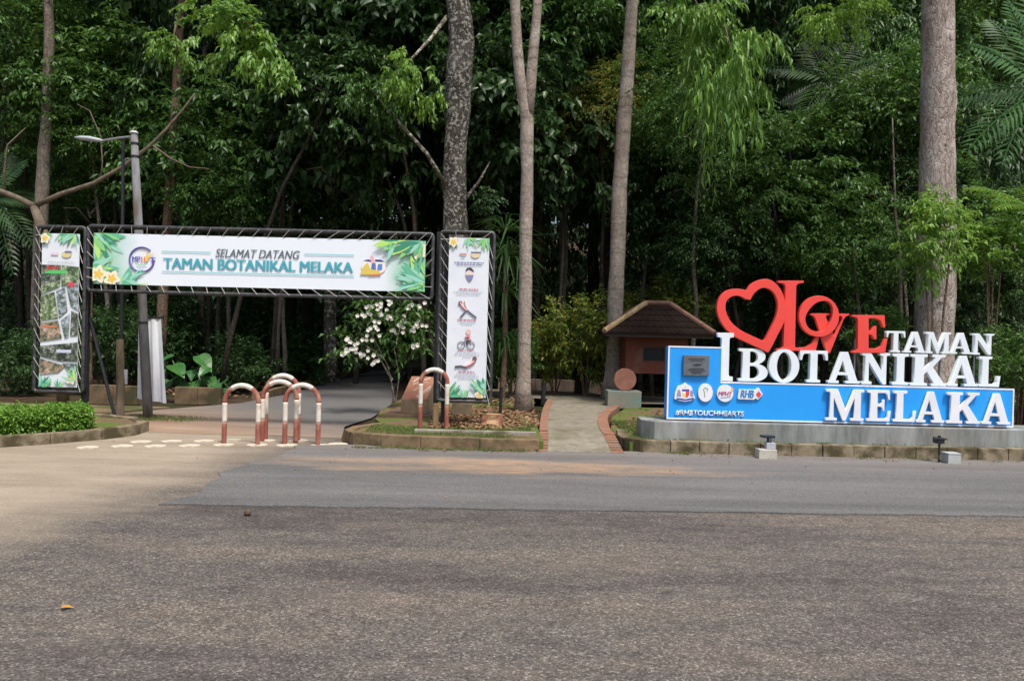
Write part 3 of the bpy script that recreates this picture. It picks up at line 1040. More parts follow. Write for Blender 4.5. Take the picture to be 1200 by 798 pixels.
red([[(890, 308), (1088, 310), (1092, 385), (1080, 385), (1062, 340), (1030, 328), (990, 328), (990, 408), (1010, 404), (1026, 376), (1038, 376), (1038, 458), (1026, 458), (1010, 430), (990, 426), (990, 512), (1040, 514), (1076, 496), (1094, 452), (1106, 452), (1092, 540), (890, 540), (890, 528), (918, 522), (924, 510), (924, 336), (916, 322), (890, 318)]], SY + 0.09, 0.084, 'red letter E')
# slim posts that carry the upper words
mb = MB()
for x, yt, yb in ((930, 400, 448), (1008, 405, 450), (1060, 408, 451), (1110, 410, 452), (1150, 412, 453)):
    p, q = S(x, yt), S(x, yb)
    mb.tube([(p[0], SY + 0.17, zt2), (p[0], SY + 0.17, p[1] + 0.10)], 0.012, 8)
obj('support_rods', mb, M_galv, sign).name = 'support_rod'


# text helper
def text_mesh(body, x0, x1, z0, z1, y, off, thick=0.0, bold=0.0, shear=0.0, wide=None):
    cu = bpy.data.curves.new('text', 'FONT')
    cu.body = body
    cu.size = 1.0
    cu.offset = bold
    cu.shear = shear
    cu.extrude = 0.0
    ob = bpy.data.objects.new('text', cu)
    C.objects.link(ob)
    dg = bpy.context.evaluated_depsgraph_get()
    me = bpy.data.meshes.new_from_object(ob.evaluated_get(dg))
    bpy.data.objects.remove(ob)
    bpy.data.curves.remove(cu)
    me.materials.clear()
    n = len(me.vertices)
    a = np.zeros(n * 3, dtype=np.float32)
    me.vertices.foreach_get('co', a)
    a = a.reshape(-1, 3)
    mn, mxx = a.min(0), a.max(0)
    s = (a - mn) / np.maximum(mxx - mn, 1e-6)
    X = x0 + s[:, 0] * (x1 - x0)
    Z = z0 + s[:, 1] * (z1 - z0)
    b_ = np.stack([X - off[0], np.full(n, y) - off[1], Z - off[2]], axis=1)
    me.vertices.foreach_set('co', b_.astype(np.float32).ravel())
    me.update()
    if thick:
        bm = bmesh.new()
        bm.from_mesh(me)
        r = bmesh.ops.extrude_face_region(bm, geom=bm.faces[:])
        vs = [g for g in r['geom'] if isinstance(g, bmesh.types.BMVert)]
        bmesh.ops.translate(bm, verts=vs, vec=(0, -thick, 0))
        bmesh.ops.recalc_face_normals(bm, faces=bm.faces)
        bm.to_mesh(me)
        bm.free()
    return me


def text(body, x0, x1, z0, z1, y, m, parent, name='lettering', bold=0.0, **k):
    """a word as one mesh; bold words get a second and third stroke a hair aside"""
    off = rootloc(parent)
    w_ = bold * (z1 - z0)
    mes = [text_mesh(body, x0 + d, x1 + d - w_, z0, z1, y - 0.0007 * i, off, **k) for i, d in enumerate([0, w_ * 0.5, w_] if bold else [0])]
    bm = bmesh.new()
    for me in mes:
        bm.from_mesh(me)
    bm.to_mesh(mes[0])
    bm.free()
    return obj(name, mes[0], m, parent)


def flat(color, name):
    return mat('print_' + name, color, None, 1, 0.55)


# badges on the board: plate parts with flat marks
def ell(cx, cz, rx, rz, n=28):
    return [(cx + rx * math.cos(2 * PI * k / n), cz + rz * math.sin(2 * PI * k / n)) for k in range(n)]


ppm = FPX / SY


def badge(name, outline, label, thick=0.03):
    mb = MB()
    mb.slab(outline, SY - thick, SY + 0.004)
    o = obj(name, mb, M_white, sign, bevel=0.002)
    o['label'] = label
    return o


def mark(parent, outline, color, cname, lay, name='mark', thick=0.03):
    mb = MB()
    mb.poly([(p[0], SY - thick - 0.0015 * lay, p[1]) for p in outline])
    return obj(name, mb, flat(color, cname), parent)


def Q(zx, zy):
    """pixel of the 770,395 x6.316 enlargement"""
    return S(770 + zx / 6.316, 395 + zy / 6.316)


cr = badge('crest', [Q(*p) for p in [(125, 455), (130, 410), (140, 385), (148, 362), (165, 358), (185, 352), (205, 335), (225, 352), (245, 360), (255, 375), (262, 410), (278, 450), (250, 468), (205, 476), (160, 468)]], 'white coat of arms plate with coloured shield and two supporters')
mark(cr, [Q(*p) for p in [(182, 385), (235, 385), (235, 400), (182, 400)]], (0.05, 0.06, 0.35), 'navy', 1)
mark(cr, [Q(*p) for p in [(184, 400), (208, 400), (208, 448), (192, 440), (184, 425)]], (0.75, 0.65, 0.10), 'yellow', 1)
mark(cr, [Q(*p) for p in [(209, 400), (235, 400), (234, 425), (225, 440), (209, 448)]], (0.75, 0.06, 0.06), 'crimson', 1)
mark(cr, [Q(*p) for p in [(186, 402), (206, 402), (206, 420), (186, 420)]], (0.8, 0.8, 0.8), 'palewhite', 2)
mark(cr, [Q(*p) for p in [(140, 440), (148, 395), (160, 385), (170, 400), (176, 440)]], (0.30, 0.28, 0.42), 'slate', 1)
mark(cr, [Q(*p) for p in [(244, 440), (240, 400), (252, 388), (262, 405), (266, 440)]], (0.30, 0.28, 0.42), 'slate', 1)
mark(cr, [Q(*p) for p in [(140, 448), (180, 452), (205, 458), (235, 452), (268, 446), (266, 458), (235, 464), (205, 468), (178, 464), (142, 460)]], (0.05, 0.06, 0.35), 'navy', 2)
mark(cr, [Q(205 + 9 * math.cos(k * PI / 5 * 1) * (1 if k % 2 else .45), 366 + 9 * math.sin(k * PI / 5) * (1 if k % 2 else .45)) for k in range(10)], (0.75, 0.65, 0.10), 'yellow', 1)
c = Q(355, 410)
ov = badge('oval_badge', ell(c[0], c[1], 54 / 6.316 / ppm, 68 / 6.316 / ppm), 'white oval plate with a thin green hook mark')
mb = MB()
mb.tube([(Q(*p)[0], SY - 0.031, Q(*p)[1]) for p in [(350, 442), (348, 410), (340, 385), (352, 372), (372, 380), (366, 400)]], 0.006, 6)
obj('mark', mb, flat((0.25, 0.42, 0.22), 'sage'), ov)
c = Q(500, 415)
rb = badge('round_badge', ell(c[0], c[1], 60 / 6.316 / ppm, 64 / 6.316 / ppm), 'white round plate with coloured letters and an orange flick')
a, b2 = Q(448, 432), Q(552, 404)
text('MPHT', a[0], b2[0], a[1], b2[1], SY - 0.033, flat((0.45, 0.10, 0.22), 'wine'), rb, bold=0.12, shear=0.15)
mark(rb, [Q(*p) for p in [(540, 392), (552, 364), (556, 384), (570, 378), (552, 400)]], (0.85, 0.45, 0.08), 'orange', 1)
mark(rb, [Q(*p) for p in [(465, 446), (538, 440), (538, 446), (465, 452)]], (0.15, 0.25, 0.6), 'royal', 1)
bk = badge('bank_badge', [Q(*p) for p in [(592, 452), (602, 386), (722, 388), (748, 372), (778, 424), (742, 462), (722, 452), (715, 462), (600, 458)]], 'white plate with blue letters RHB and a red diamond')
a, b2 = Q(610, 446), Q(712, 392)
text('RHB', a[0], b2[0], a[1], b2[1], SY - 0.033, flat((0.02, 0.22, 0.55), 'bankblue'), bk, bold=0.10, shear=0.2)
mark(bk, [Q(*p) for p in [(726, 424), (747, 398), (768, 424), (747, 450)]], (0.75, 0.05, 0.06), 'crimson', 2)
a, b2 = Q(132, 572), Q(640, 538)
tm = text_mesh('#RHBTOUCHHEARTS', a[0], b2[0], S(809, 487)[1], S(809, 481)[1] + 0.006, SY + 0.002, rootloc(sign), thick=0.024, bold=0.008, shear=0.12)
obj('lettering', tm, M_white, sign)
# grey plaque
mb = MB()
a, b2 = Q(188, 282), Q(382, 136)
mb.box(a[0], b2[0], SY - 0.05, SY + 0.003, a[1], b2[1])
pq = obj('plaque', mb, mat('plaque_steel', (0.20, 0.22, 0.25), (0.15, 0.165, 0.19), 12, 0.35, metal=0.5), sign, bevel=0.004)
mb = MB()
for zy, x0, x1 in ((160, 225, 345), (172, 240, 330), (232, 230, 340), (244, 220, 350), (256, 240, 330), (266, 250, 320)):
    p, q = Q(x0, zy + 4), Q(x1, zy)
    mb.quad((p[0], SY - 0.052, p[1]), (q[0], SY - 0.052, p[1]), (q[0], SY - 0.052, q[1]), (p[0], SY - 0.052, q[1]))
mb.poly([(Q(*p)[0], SY - 0.0525, Q(*p)[1]) for p in [(255, 205), (290, 196), (330, 202), (310, 212), (280, 214)]])
obj('engraving', mb, flat((0.03, 0.035, 0.045), 'engrave'), pq)

# plinth under the board
mb = MB()
px0 = P(754, 500, 11.25).x
pl = [(px0 + 0.06, 11.36), (px0 + 0.16, 11.26), (10.5, 11.28), (10.5, 11.95), (px0 + 0.10, 11.95), (px0, 11.85), (px0, 11.46)]
mb.prism(pl, 0.05, BZ0 - 0.028)


def streaks():
    m = bpy.data.materials.new('plinth_plaster')
    N, L, b = nodes(m)
    b.inputs['Roughness'].default_value = 0.85
    tc = N.new('ShaderNodeTexCoord')
    mp = N.new('ShaderNodeMapping')
    mp.inputs['Scale'].default_value = (3.5, 3.5, 0.8)
    L.new(tc.outputs['Object'], mp.inputs['Vector'])
    n1 = N.new('ShaderNodeTexNoise')
    n1.inputs['Scale'].default_value = 1.0
    n1.inputs['Detail'].default_value = 10
    n1.inputs['Roughness'].default_value = 0.7
    L.new(mp.outputs[0], n1.inputs['Vector'])
    r1 = N.new('ShaderNodeValToRGB')
    r1.color_ramp.elements[0].position = 0.35
    r1.color_ramp.elements[0].color = (0.115, 0.125, 0.122, 1)
    r1.color_ramp.elements[1].position = 0.68
    r1.color_ramp.elements[1].color = (0.33, 0.35, 0.345, 1)
    L.new(n1.outputs['Fac'], r1.inputs['Fac'])
    n2 = N.new('ShaderNodeTexNoise')
    n2.inputs['Scale'].default_value = 2.0
    n2.inputs['Detail'].default_value = 6
    L.new(tc.outputs['Object'], n2.inputs['Vector'])
    r2 = N.new('ShaderNodeValToRGB')
    r2.color_ramp.elements[0].position = 0.48
    r2.color_ramp.elements[1].position = 0.7
    r2.color_ramp.elements[1].color = (0.6, 0.6, 0.6, 1)
    L.new(n2.outputs['Fac'], r2.inputs['Fac'])
    mx = N.new('ShaderNodeMixRGB')
    L.new(r2.outputs['Color'], mx.inputs['Fac'])
    L.new(r1.outputs['Color'], mx.inputs['Color1'])
    mx.inputs['Color2'].default_value = (0.22, 0.195, 0.14, 1)
    L.new(mx.outputs['Color'], b.inputs['Base Color'])
    return m


o = obj('sign_plinth', mb, streaks(), bevel=0.012, loc=(px0, 11.3, 0))
tag(o, 'grey streaked concrete plinth carrying the blue sign', 'plinth')


# ------------------------------------------------------------------ floodlights in front of the kerb
def floodlight(bx, kind, label):
    base = G(bx, 539 if kind else 543)
    base.y = 10.56
    base.x = P(bx, 538, 10.56).x
    t = thing('floodlight', label, 'floodlight', (base.x, base.y, 0.0))
    x, y = base.x, base.y
    mb = MB()
    if kind:
        mb.box(x - 0.115, x + 0.125, y - 0.02, y + 0.17, 0.0, 0.135)
        obj('block', mb, mat('block_pale', (0.50, 0.48, 0.42), (0.36, 0.34, 0.29), 9, 0.9, 0.3, 50), t, bevel=0.008)
        mb = MB()
        mb.box(x + 0.00, x + 0.12, y + 0.03, y + 0.13, 0.1365, 0.22)
        obj('junction_box', mb, mat('box_grey', (0.42, 0.45, 0.50), (0.34, 0.36, 0.40), 6, 0.5), t, bevel=0.006)
        mb = MB()
        mb.tube([(x + 0.03, y + 0.08, 0.221), (x + 0.03, y + 0.08, 0.30)], 0.017, 10)
        obj('stem', mb, M_black, t)
        mb = MB()
        mb.tube([(x + 0.07, y + 0.08, 0.221), (x + 0.07, y + 0.08, 0.285)], 0.014, 10)
        obj('stem', mb, M_galv, t)
        mb = MB()
        mb.box(x - 0.065, x + 0.11, y + 0.02, y + 0.15, 0.2855, 0.315)
        obj('lamp_head', mb, M_black, t, bevel=0.008)
    else:
        mb = MB()
        mb.box(x - 0.03, x + 0.14, y - 0.04, y + 0.14, 0.0, 0.135)
        mb.box(x - 0.035, x + 0.145, y - 0.045, y + 0.145, 0.136, 0.15)
        obj('junction_box', mb, mat('box_pale', (0.44, 0.46, 0.46), (0.34, 0.36, 0.36), 6, 0.5), t, bevel=0.006)
        mb = MB()
        mb.tube([(x - 0.10, y + 0.06, 0.0), (x - 0.10, y + 0.06, 0.27)], 0.014, 8)
        obj('stem', mb, M_black, t)
        mb = MB()
        mb.tube([(x - 0.10, y + 0.06, 0.12), (x - 0.12, y + 0.02, 0.06), (x - 0.07, y + 0.0, 0.01), (x + 0.0, y + 0.03, 0.03)], 0.007, 6)
        obj('cable', mb, M_black, t)
        mb = MB()
        mb.box(x - 0.15, x - 0.05, y + 0.02, y + 0.14, 0.265, 0.345)
        mb.box(x - 0.185, x - 0.02, y + 0.01, y + 0.05, 0.318, 0.338)
        obj('lamp_head', mb, M_black, t, bevel=0.006)
        mb = MB()
        mb.box(x - 0.115, x - 0.085, y + 0.05, y + 0.08, 0.346, 0.37)
        obj('knob', mb, M_black, t, bevel=0.004)
    return t


floodlight(899, True, 'small black floodlight on a pale block below the start of BOTANIKAL')
floodlight(1112, False, 'small black spike floodlight with a grey box below MELAKA')

# ------------------------------------------------------------------ welcome banner and the two poster stands
GY = 12.4


def stand_art(parent, y):
    def add(outline, color, cname, lay, name):
        mb = MB()
        mb.poly([(p[0], y - 0.0015 * lay, p[1]) for p in outline])
        return obj(name, mb, flat(color, cname), parent)
    return add


def leafshape(bx, bz, ang, ln, wd, n=7):
    """outline of a printed leaf"""
    up, dn = [], []
    for k in range(n + 1):
        t = k / n
        wv = wd * math.sin(PI * t) ** 0.8
        cx, cz = bx + ln * t * math.cos(ang), bz + ln * t * math.sin(ang)
        up.append((cx - wv * math.sin(ang), cz + wv * math.cos(ang)))
        dn.append((cx + wv * math.sin(ang), cz - wv * math.cos(ang)))
    return up + dn[::-1][1:-1]


def petalflower(mbs, cx, cz, r, y, rg, clip):
    """five round petals, cream with yellow heart"""
    a0 = rg.uniform(0, 1.2)
    for k in range(5):
        a_ = a0 + k * 2 * PI / 5
        o1 = clip([(p[0], p[1]) for p in leafshape(cx, cz, a_, r, r * 0.36)])
        if len(o1) > 2:
            mbs[0].poly([(p[0], y - 0.0006 * k, p[1]) for p in o1])
        o2 = clip([(p[0], p[1]) for p in leafshape(cx, cz, a_, r * 0.55, r * 0.15)])
        if len(o2) > 2:
            mbs[1].poly([(p[0], y - 0.0036 - 0.0003 * k, p[1]) for p in o2])


def clipper(x0, x1, z0, z1):
    def cut(poly, inside, inter):
        out = []
        for i in range(len(poly)):
            a_, b_ = poly[i - 1], poly[i]
            ia, ib = inside(a_), inside(b_)
            if ia != ib:
                out.append(inter(a_, b_))
            if ib:
                out.append(b_)
        return out

    def ix(v):
        return lambda a_, b_: (v, a_[1] + (b_[1] - a_[1]) * (v - a_[0]) / (b_[0] - a_[0]))

    def iz(v):
        return lambda a_, b_: (a_[0] + (b_[0] - a_[0]) * (v - a_[1]) / (b_[1] - a_[1]), v)

    def clip(p):
        p = cut(p, lambda q: q[0] >= x0, ix(x0))
        if p:
            p = cut(p, lambda q: q[0] <= x1, ix(x1))
        if p:
            p = cut(p, lambda q: q[1] >= z0, iz(z0))
        if p:
            p = cut(p, lambda q: q[1] <= z1, iz(z1))
        return p
    return clip


def foliage_print(sheet_o, y, corners, box, seed):
    """printed leaves and frangipani in the corners of a sheet; corners: (x, z, size, heading, flower spots)"""
    rg = random.Random(seed)
    clip = clipper(*box)
    cols = [((0.30, 0.62, 0.50), 'mint'), ((0.12, 0.45, 0.28), 'jade'), ((0.24, 0.58, 0.20), 'leafgreen'), ((0.45, 0.72, 0.18), 'limegreen'), ((0.05, 0.25, 0.16), 'deepgreen')]
    mbs = [MB() for _ in cols]
    fl = [MB(), MB()]
    lay = 0
    for (cx, cz, size, ang, n, flowers) in corners:
        for k in range(int(n * 1.8)):
            i = rg.choice([0, 0, 1, 1, 2, 3, 4])
            a_ = ang + rg.uniform(-1.0, 1.0)
            ox, oz = cx + rg.uniform(-0.35, 0.35) * size * 0.5, cz + rg.uniform(-0.35, 0.35) * size * 0.5
            o1 = clip(leafshape(ox, oz, a_, size * rg.uniform(0.4, 0.95), size * rg.uniform(0.025, 0.09)))
            if len(o1) > 2:
                lay += 1
                mbs[i].poly([(p[0], y - 0.0003 * lay, p[1]) for p in o1])
        for (fx, fz, fr) in flowers:
            petalflower(fl, fx, fz, fr, y - 0.026, rg, clip)
    for (c_, nm), mb in zip(cols, mbs):
        if mb.f:
            obj('leaf_print', mb, flat(c_, nm), sheet_o)
    obj('flower_print', fl[0], flat((0.80, 0.76, 0.58), 'cream'), sheet_o)
    obj('flower_heart_print', fl[1], flat((0.80, 0.55, 0.08), 'amber'), sheet_o)


def sheet_vinyl(name, c1=(0.74, 0.78, 0.83), c2=(0.67, 0.71, 0.78)):
    return mat(name, c1, c2, 2.0, 0.35, 0.25, 3.0, dist=0.02)


def lacing(mb, pin, pout, n, y, rg):
    """white cord running between sheet edge and frame: pin / pout are end points of two lines"""
    for k in range(n):
        t = (k + 0.5) / n
        a_ = Vector(pin[0]).lerp(Vector(pin[1]), t)
        b_ = Vector(pout[0]).lerp(Vector(pout[1]), min(1, max(0, t + rg.uniform(0.2, 0.6) / n)))
        mb.tube([(a_.x, y, a_.y), (b_.x, y - 0.03, b_.y)], 0.0045, 5)


def rectframe(mb, x0, x1, z0, z1, y, r, n=8):
    """one tube bent round the rectangle with rounded corners"""
    c_ = 0.05
    pts = []
    for cx, cz, a0 in ((x1 - c_, z0 + c_, -90), (x1 - c_, z1 - c_, 0), (x0 + c_, z1 - c_, 90), (x0 + c_, z0 + c_, 180)):
        for k in range(4):
            a_ = R(a0 + 30 * k)
            pts.append((cx + c_ * math.cos(a_), y, cz + c_ * math.sin(a_)))
    pts.append(pts[0])
    mb.tube(pts, r, n, cap=False)


def gate_frame(root, x0, x1, z0, z1, y):
    mb = MB()
    rectframe(mb, x0, x1, z0, z1, y, 0.028)
    obj('frame', mb, mat('frame_steel', (0.03, 0.031, 0.035), (0.09, 0.09, 0.095), 14, 0.45, metal=0.3), root, smooth=True)
    mb = MB()
    rectframe(mb, x0 + 0.012, x1 - 0.012, z0 + 0.012, z1 - 0.012, y + 0.11, 0.022)
    obj('rear_frame', mb, M_black, root, smooth=True)
    mb = MB()
    for xx, zz in ((x0 + .03, z0 + .01), (x1 - .03, z0 + .01), (x0 + .03, z1 - .01), (x1 - .03, z1 - .01)):
        mb.tube([(xx, y + 0.005, zz), (xx, y + 0.105, zz)], 0.014, 6)
    obj('spacer', mb, M_black, root)


# --- the banner
bx0, bx1 = P(103.5, 305, GY).x, P(507, 310, GY).x
bz1 = P(305, 269.5, GY).z
bz0 = P(305, 345.5, GY).z
ban = thing('welcome_banner', 'wide white banner laced into a black frame reading SELAMAT DATANG TAMAN BOTANIKAL MELAKA', 'banner', (0.5 * (bx0 + bx1), GY, bz0))
gate_frame(ban, bx0, bx1, bz0, bz1, GY)
sx0, sx1 = P(110.5, 305, GY).x, P(498.5, 310, GY).x
sz1, sz0 = P(305, 278, GY).z, P(305, 337.5, GY).z
sy = GY - 0.012
mb = MB()
nxx, nzz = 40, 6
for i in range(nxx):
    for k in range(nzz):
        def pt(u, v):
            return (sx0 + (sx1 - sx0) * u, sy + 0.004 * math.sin(u * 40) * (1 - v) * v, sz0 + (sz1 - sz0) * v)
        mb.quad(pt(i / nxx, k / nzz), pt((i + 1) / nxx, k / nzz), pt((i + 1) / nxx, (k + 1) / nzz), pt(i / nxx, (k + 1) / nzz))


def banner_vinyl(name, x0, x1, edge):
    """white sheet whose print fades to pale mint near the ends"""
    m = bpy.data.materials.new(name)
    N, L, b = nodes(m)
    b.inputs['Roughness'].default_value = 0.4
    tc = N.new('ShaderNodeTexCoord')
    s_ = N.new('ShaderNodeSeparateXYZ')
    L.new(tc.outputs['Generated'], s_.inputs[0])
    nz = N.new('ShaderNodeTexNoise')
    nz.inputs['Scale'].default_value = 3.0
    nz.inputs['Detail'].default_value = 5
    L.new(tc.outputs['Object'], nz.inputs['Vector'])
    ad = N.new('ShaderNodeMath')
    ad.operation = 'MULTIPLY_ADD'
    ad.inputs[1].default_value = 0.10
    L.new(nz.outputs['Fac'], ad.inputs[0])
    L.new(s_.outputs[0], ad.inputs[2])
    r = N.new('ShaderNodeValToRGB')
    el = r.color_ramp.elements
    el[0].position = 0.05
    el[0].color = (0.20, 0.52, 0.34, 1)
    el[1].position = 0.05 + edge
    el[1].color = (0.74, 0.79, 0.86, 1)
    e2 = el.new(1.06 - edge)
    e2.color = (0.74, 0.79, 0.86, 1)
    e3 = el.new(1.0)
    e3.color = (0.28, 0.58, 0.40, 1)
    L.new(ad.outputs[0], r.inputs['Fac'])
    L.new(r.outputs['Color'], b.inputs['Base Color'])
    return m


sh = obj('banner_sheet', mb, banner_vinyl('banner_vinyl', sx0, sx1, 0.14), ban, flip=False)
BH = sz1 - sz0
BW = sx1 - sx0


def bu(px, py):
    p = P(px, py, GY)
    return p.x, p.z


ty = sy - 0.012
# zoom region: origin 90,255 scale 2.79
def bq(zx, zy):
    return bu(90 + zx / 2.791, 255 + zy / 2.791)


p, q = bq(455, 134), bq(731, 106)
zc = 0.5 * (p[1] + q[1])
text('SELAMAT DATANG', p[0], q[0], zc - 0.065, zc + 0.065, ty, flat((0.10, 0.13, 0.16), 'slateblack'), sh, bold=0.04, shear=0.25)
p, q = bq(284, 170), bq(905, 178)
zc = 0.5 * (bq(284, 152)[1] + bq(905, 162)[1])


def teal_grad():
    m = bpy.data.materials.new('print_teal')
    N, L, b = nodes(m)
    tc = N.new('ShaderNodeTexCoord')
    s_ = N.new('ShaderNodeSeparateXYZ')
    L.new(tc.outputs['Generated'], s_.inputs[0])
    r = N.new('ShaderNodeValToRGB')
    r.color_ramp.elements[0].position = 0.1
    r.color_ramp.elements[0].color = (0.02, 0.09, 0.20, 1)
    r.color_ramp.elements[1].position = 0.9
    r.color_ramp.elements[1].color = (0.07, 0.42, 0.50, 1)
    L.new(s_.outputs[2], r.inputs['Fac'])
    L.new(r.outputs['Color'], b.inputs['Base Color'])
    return m


text('TAMAN BOTANIKAL MELAKA', p[0], q[0], zc - 0.082, zc + 0.082, ty, teal_grad(), sh, bold=0.12)
add = stand_art(sh, ty)
for (xa, ya, xb, yb) in ((280, 110, 440, 116), (745, 120, 908, 124), (280, 179, 908, 190)):
    p, q = bq(xa, ya), bq(xb, yb)
    zc = 0.5 * (p[1] + q[1])
    add([(p[0], zc - 0.008), (q[0], zc - 0.008), (q[0], zc + 0.008), (p[0], zc + 0.008)], (0.22, 0.58, 0.62), 'aqua', 1, 'rule_print')
# round council emblem: open ring, letters, gold spark
cx, cz = bq(215, 138)
mb = MB()
rr = 40 / 2.791 / (FPX / GY)
mb.tube([(cx + rr * math.cos(R(a_)), ty, cz + rr * math.sin(R(a_))) for a_ in range(48, 362, 8)], 0.013, 6)
em = obj('emblem_print', mb, flat((0.13, 0.10, 0.36), 'violet'), sh)
text('MP', cx - rr * 0.78, cx - rr * 0.10, cz - 0.035, cz + 0.045, ty - 0.008, flat((0.10, 0.10, 0.40), 'indigo'), sh, bold=0.10)
text('H', cx - rr * 0.05, cx + rr * 0.30, cz - 0.035, cz + 0.045, ty - 0.008, flat((0.70, 0.22, 0.10), 'rust'), sh, bold=0.10)
text('T', cx + rr * 0.62, cx + rr * 1.15, cz - 0.06, cz + 0.035, ty - 0.008, flat((0.10, 0.10, 0.40), 'indigo'), sh, bold=0.10)
add([(cx + rr * .3, cz - .03), (cx + rr * .42, cz + .16), (cx + rr * .52, cz + .06), (cx + rr * 1.15, cz + .12), (cx + rr * .6, cz + .04), (cx + rr * .48, cz - .03)], (0.80, 0.52, 0.08), 'amber', 4, 'emblem_print')
add([(cx - rr * .4, cz - .085), (cx + rr * .4, cz - .085), (cx + rr * .4, cz - .068), (cx - rr * .4, cz - .068)], (0.35, 0.62, 0.45), 'sagelight', 4, 'emblem_print')
# tourism emblem: dark eaves over yellow strokes and blue marks
cx, cz = bq(972, 158)
s_ = 1 / 2.791 / (FPX / GY)
add(ell(cx, cz - 4 * s_, 40 * s_, 26 * s_), (0.80, 0.77, 0.72), 'shell', 1, 'emblem_print')
add([(cx - 36 * s_, cz + 15 * s_), (cx - 18 * s_, cz + 20 * s_), (cx - 10 * s_, cz + 17 * s_), (cx - 10 * s_, cz + 13 * s_)], (0.03, 0.03, 0.16), 'ink', 3, 'emblem_print')
add([(cx + 4 * s_, cz + 14 * s_), (cx + 4 * s_, cz + 20 * s_), (cx + 22 * s_, cz + 20 * s_), (cx + 38 * s_, cz + 13 * s_)], (0.03, 0.03, 0.16), 'ink', 3, 'emblem_print')
add([(cx - 12 * s_, cz + 10 * s_), (cx - 12 * s_, cz + 30 * s_), (cx - 2 * s_, cz + 34 * s_), (cx + 3 * s_, cz + 10 * s_)], (0.72, 0.42, 0.50), 'rose', 2, 'emblem_print')
add([(cx - 44 * s_, cz - 30 * s_), (cx - 34 * s_, cz - 4 * s_), (cx - 20 * s_, cz + 10 * s_), (cx - 10 * s_, cz - 12 * s_), (cx + 20 * s_, cz - 18 * s_), (cx + 26 * s_, cz - 26 * s_), (cx - 20 * s_, cz - 30 * s_)], (0.66, 0.52, 0.10), 'ochre', 4, 'emblem_print')
add([(cx - 8 * s_, cz - 12 * s_), (cx - 6 * s_, cz + 8 * s_), (cx + 6 * s_, cz + 9 * s_), (cx + 8 * s_, cz - 12 * s_)], (0.12, 0.16, 0.45), 'navyblue', 5, 'emblem_print')
add([(cx + 12 * s_, cz - 14 * s_), (cx + 14 * s_, cz + 6 * s_), (cx + 28 * s_, cz + 6 * s_), (cx + 28 * s_, cz - 12 * s_)], (0.10, 0.22, 0.60), 'blueprint', 5, 'emblem_print')
add([(cx - 16 * s_, cz - 34 * s_), (cx + 24 * s_, cz - 30 * s_), (cx + 24 * s_, cz - 26 * s_), (cx - 16 * s_, cz - 30 * s_)], (0.70, 0.20, 0.14), 'brickred', 5, 'emblem_print')
foliage_print(sh, sy - 0.006, [
    (sx0, sz1, 0.55, R(-35), 26, []), (sx0, sz0 + 0.25, 0.40, R(0), 16, [(sx0 + 0.09, sz0 + 0.15, 0.15), (sx0 + 0.30, sz0 + 0.09, 0.14)]), (sx0 + 0.5, sz0, 0.42, R(30), 10, []),
    (sx1, sz0 + 0.1, 0.55, R(150), 24, []), (sx1 - 0.1, sz1, 0.5, R(-150), 18, [(sx1 - 0.33, sz1 - 0.10, 0.15), (sx1 - 0.10, sz1 - 0.15, 0.15), (sx1 - 0.16, sz1 - 0.02, 0.13)]), (sx1 - 0.45, sz1, 0.45, R(-160), 10, [])],
    (sx0, sx1, sz0, sz1), 5)
rg = random.Random(2)
mb = MB()
lacing(mb, [(sx0, sz1), (sx1, sz1)], [(bx0 + 0.03, bz1), (bx1 - 0.03, bz1)], 22, GY - 0.02, rg)
lacing(mb, [(sx0, sz0), (sx1, sz0)], [(bx0 + 0.03, bz0), (bx1 - 0.03, bz0)], 22, GY - 0.02, rg)
lacing(mb, [(sx0, sz0), (sx0, sz1)], [(bx0, bz0), (bx0, bz1)], 5, GY - 0.02, rg)
lacing(mb, [(sx1, sz0), (sx1, sz1)], [(bx1, bz0), (bx1, bz1)], 5, GY - 0.02, rg)
obj('lacing_rope', mb, M_rope, ban)


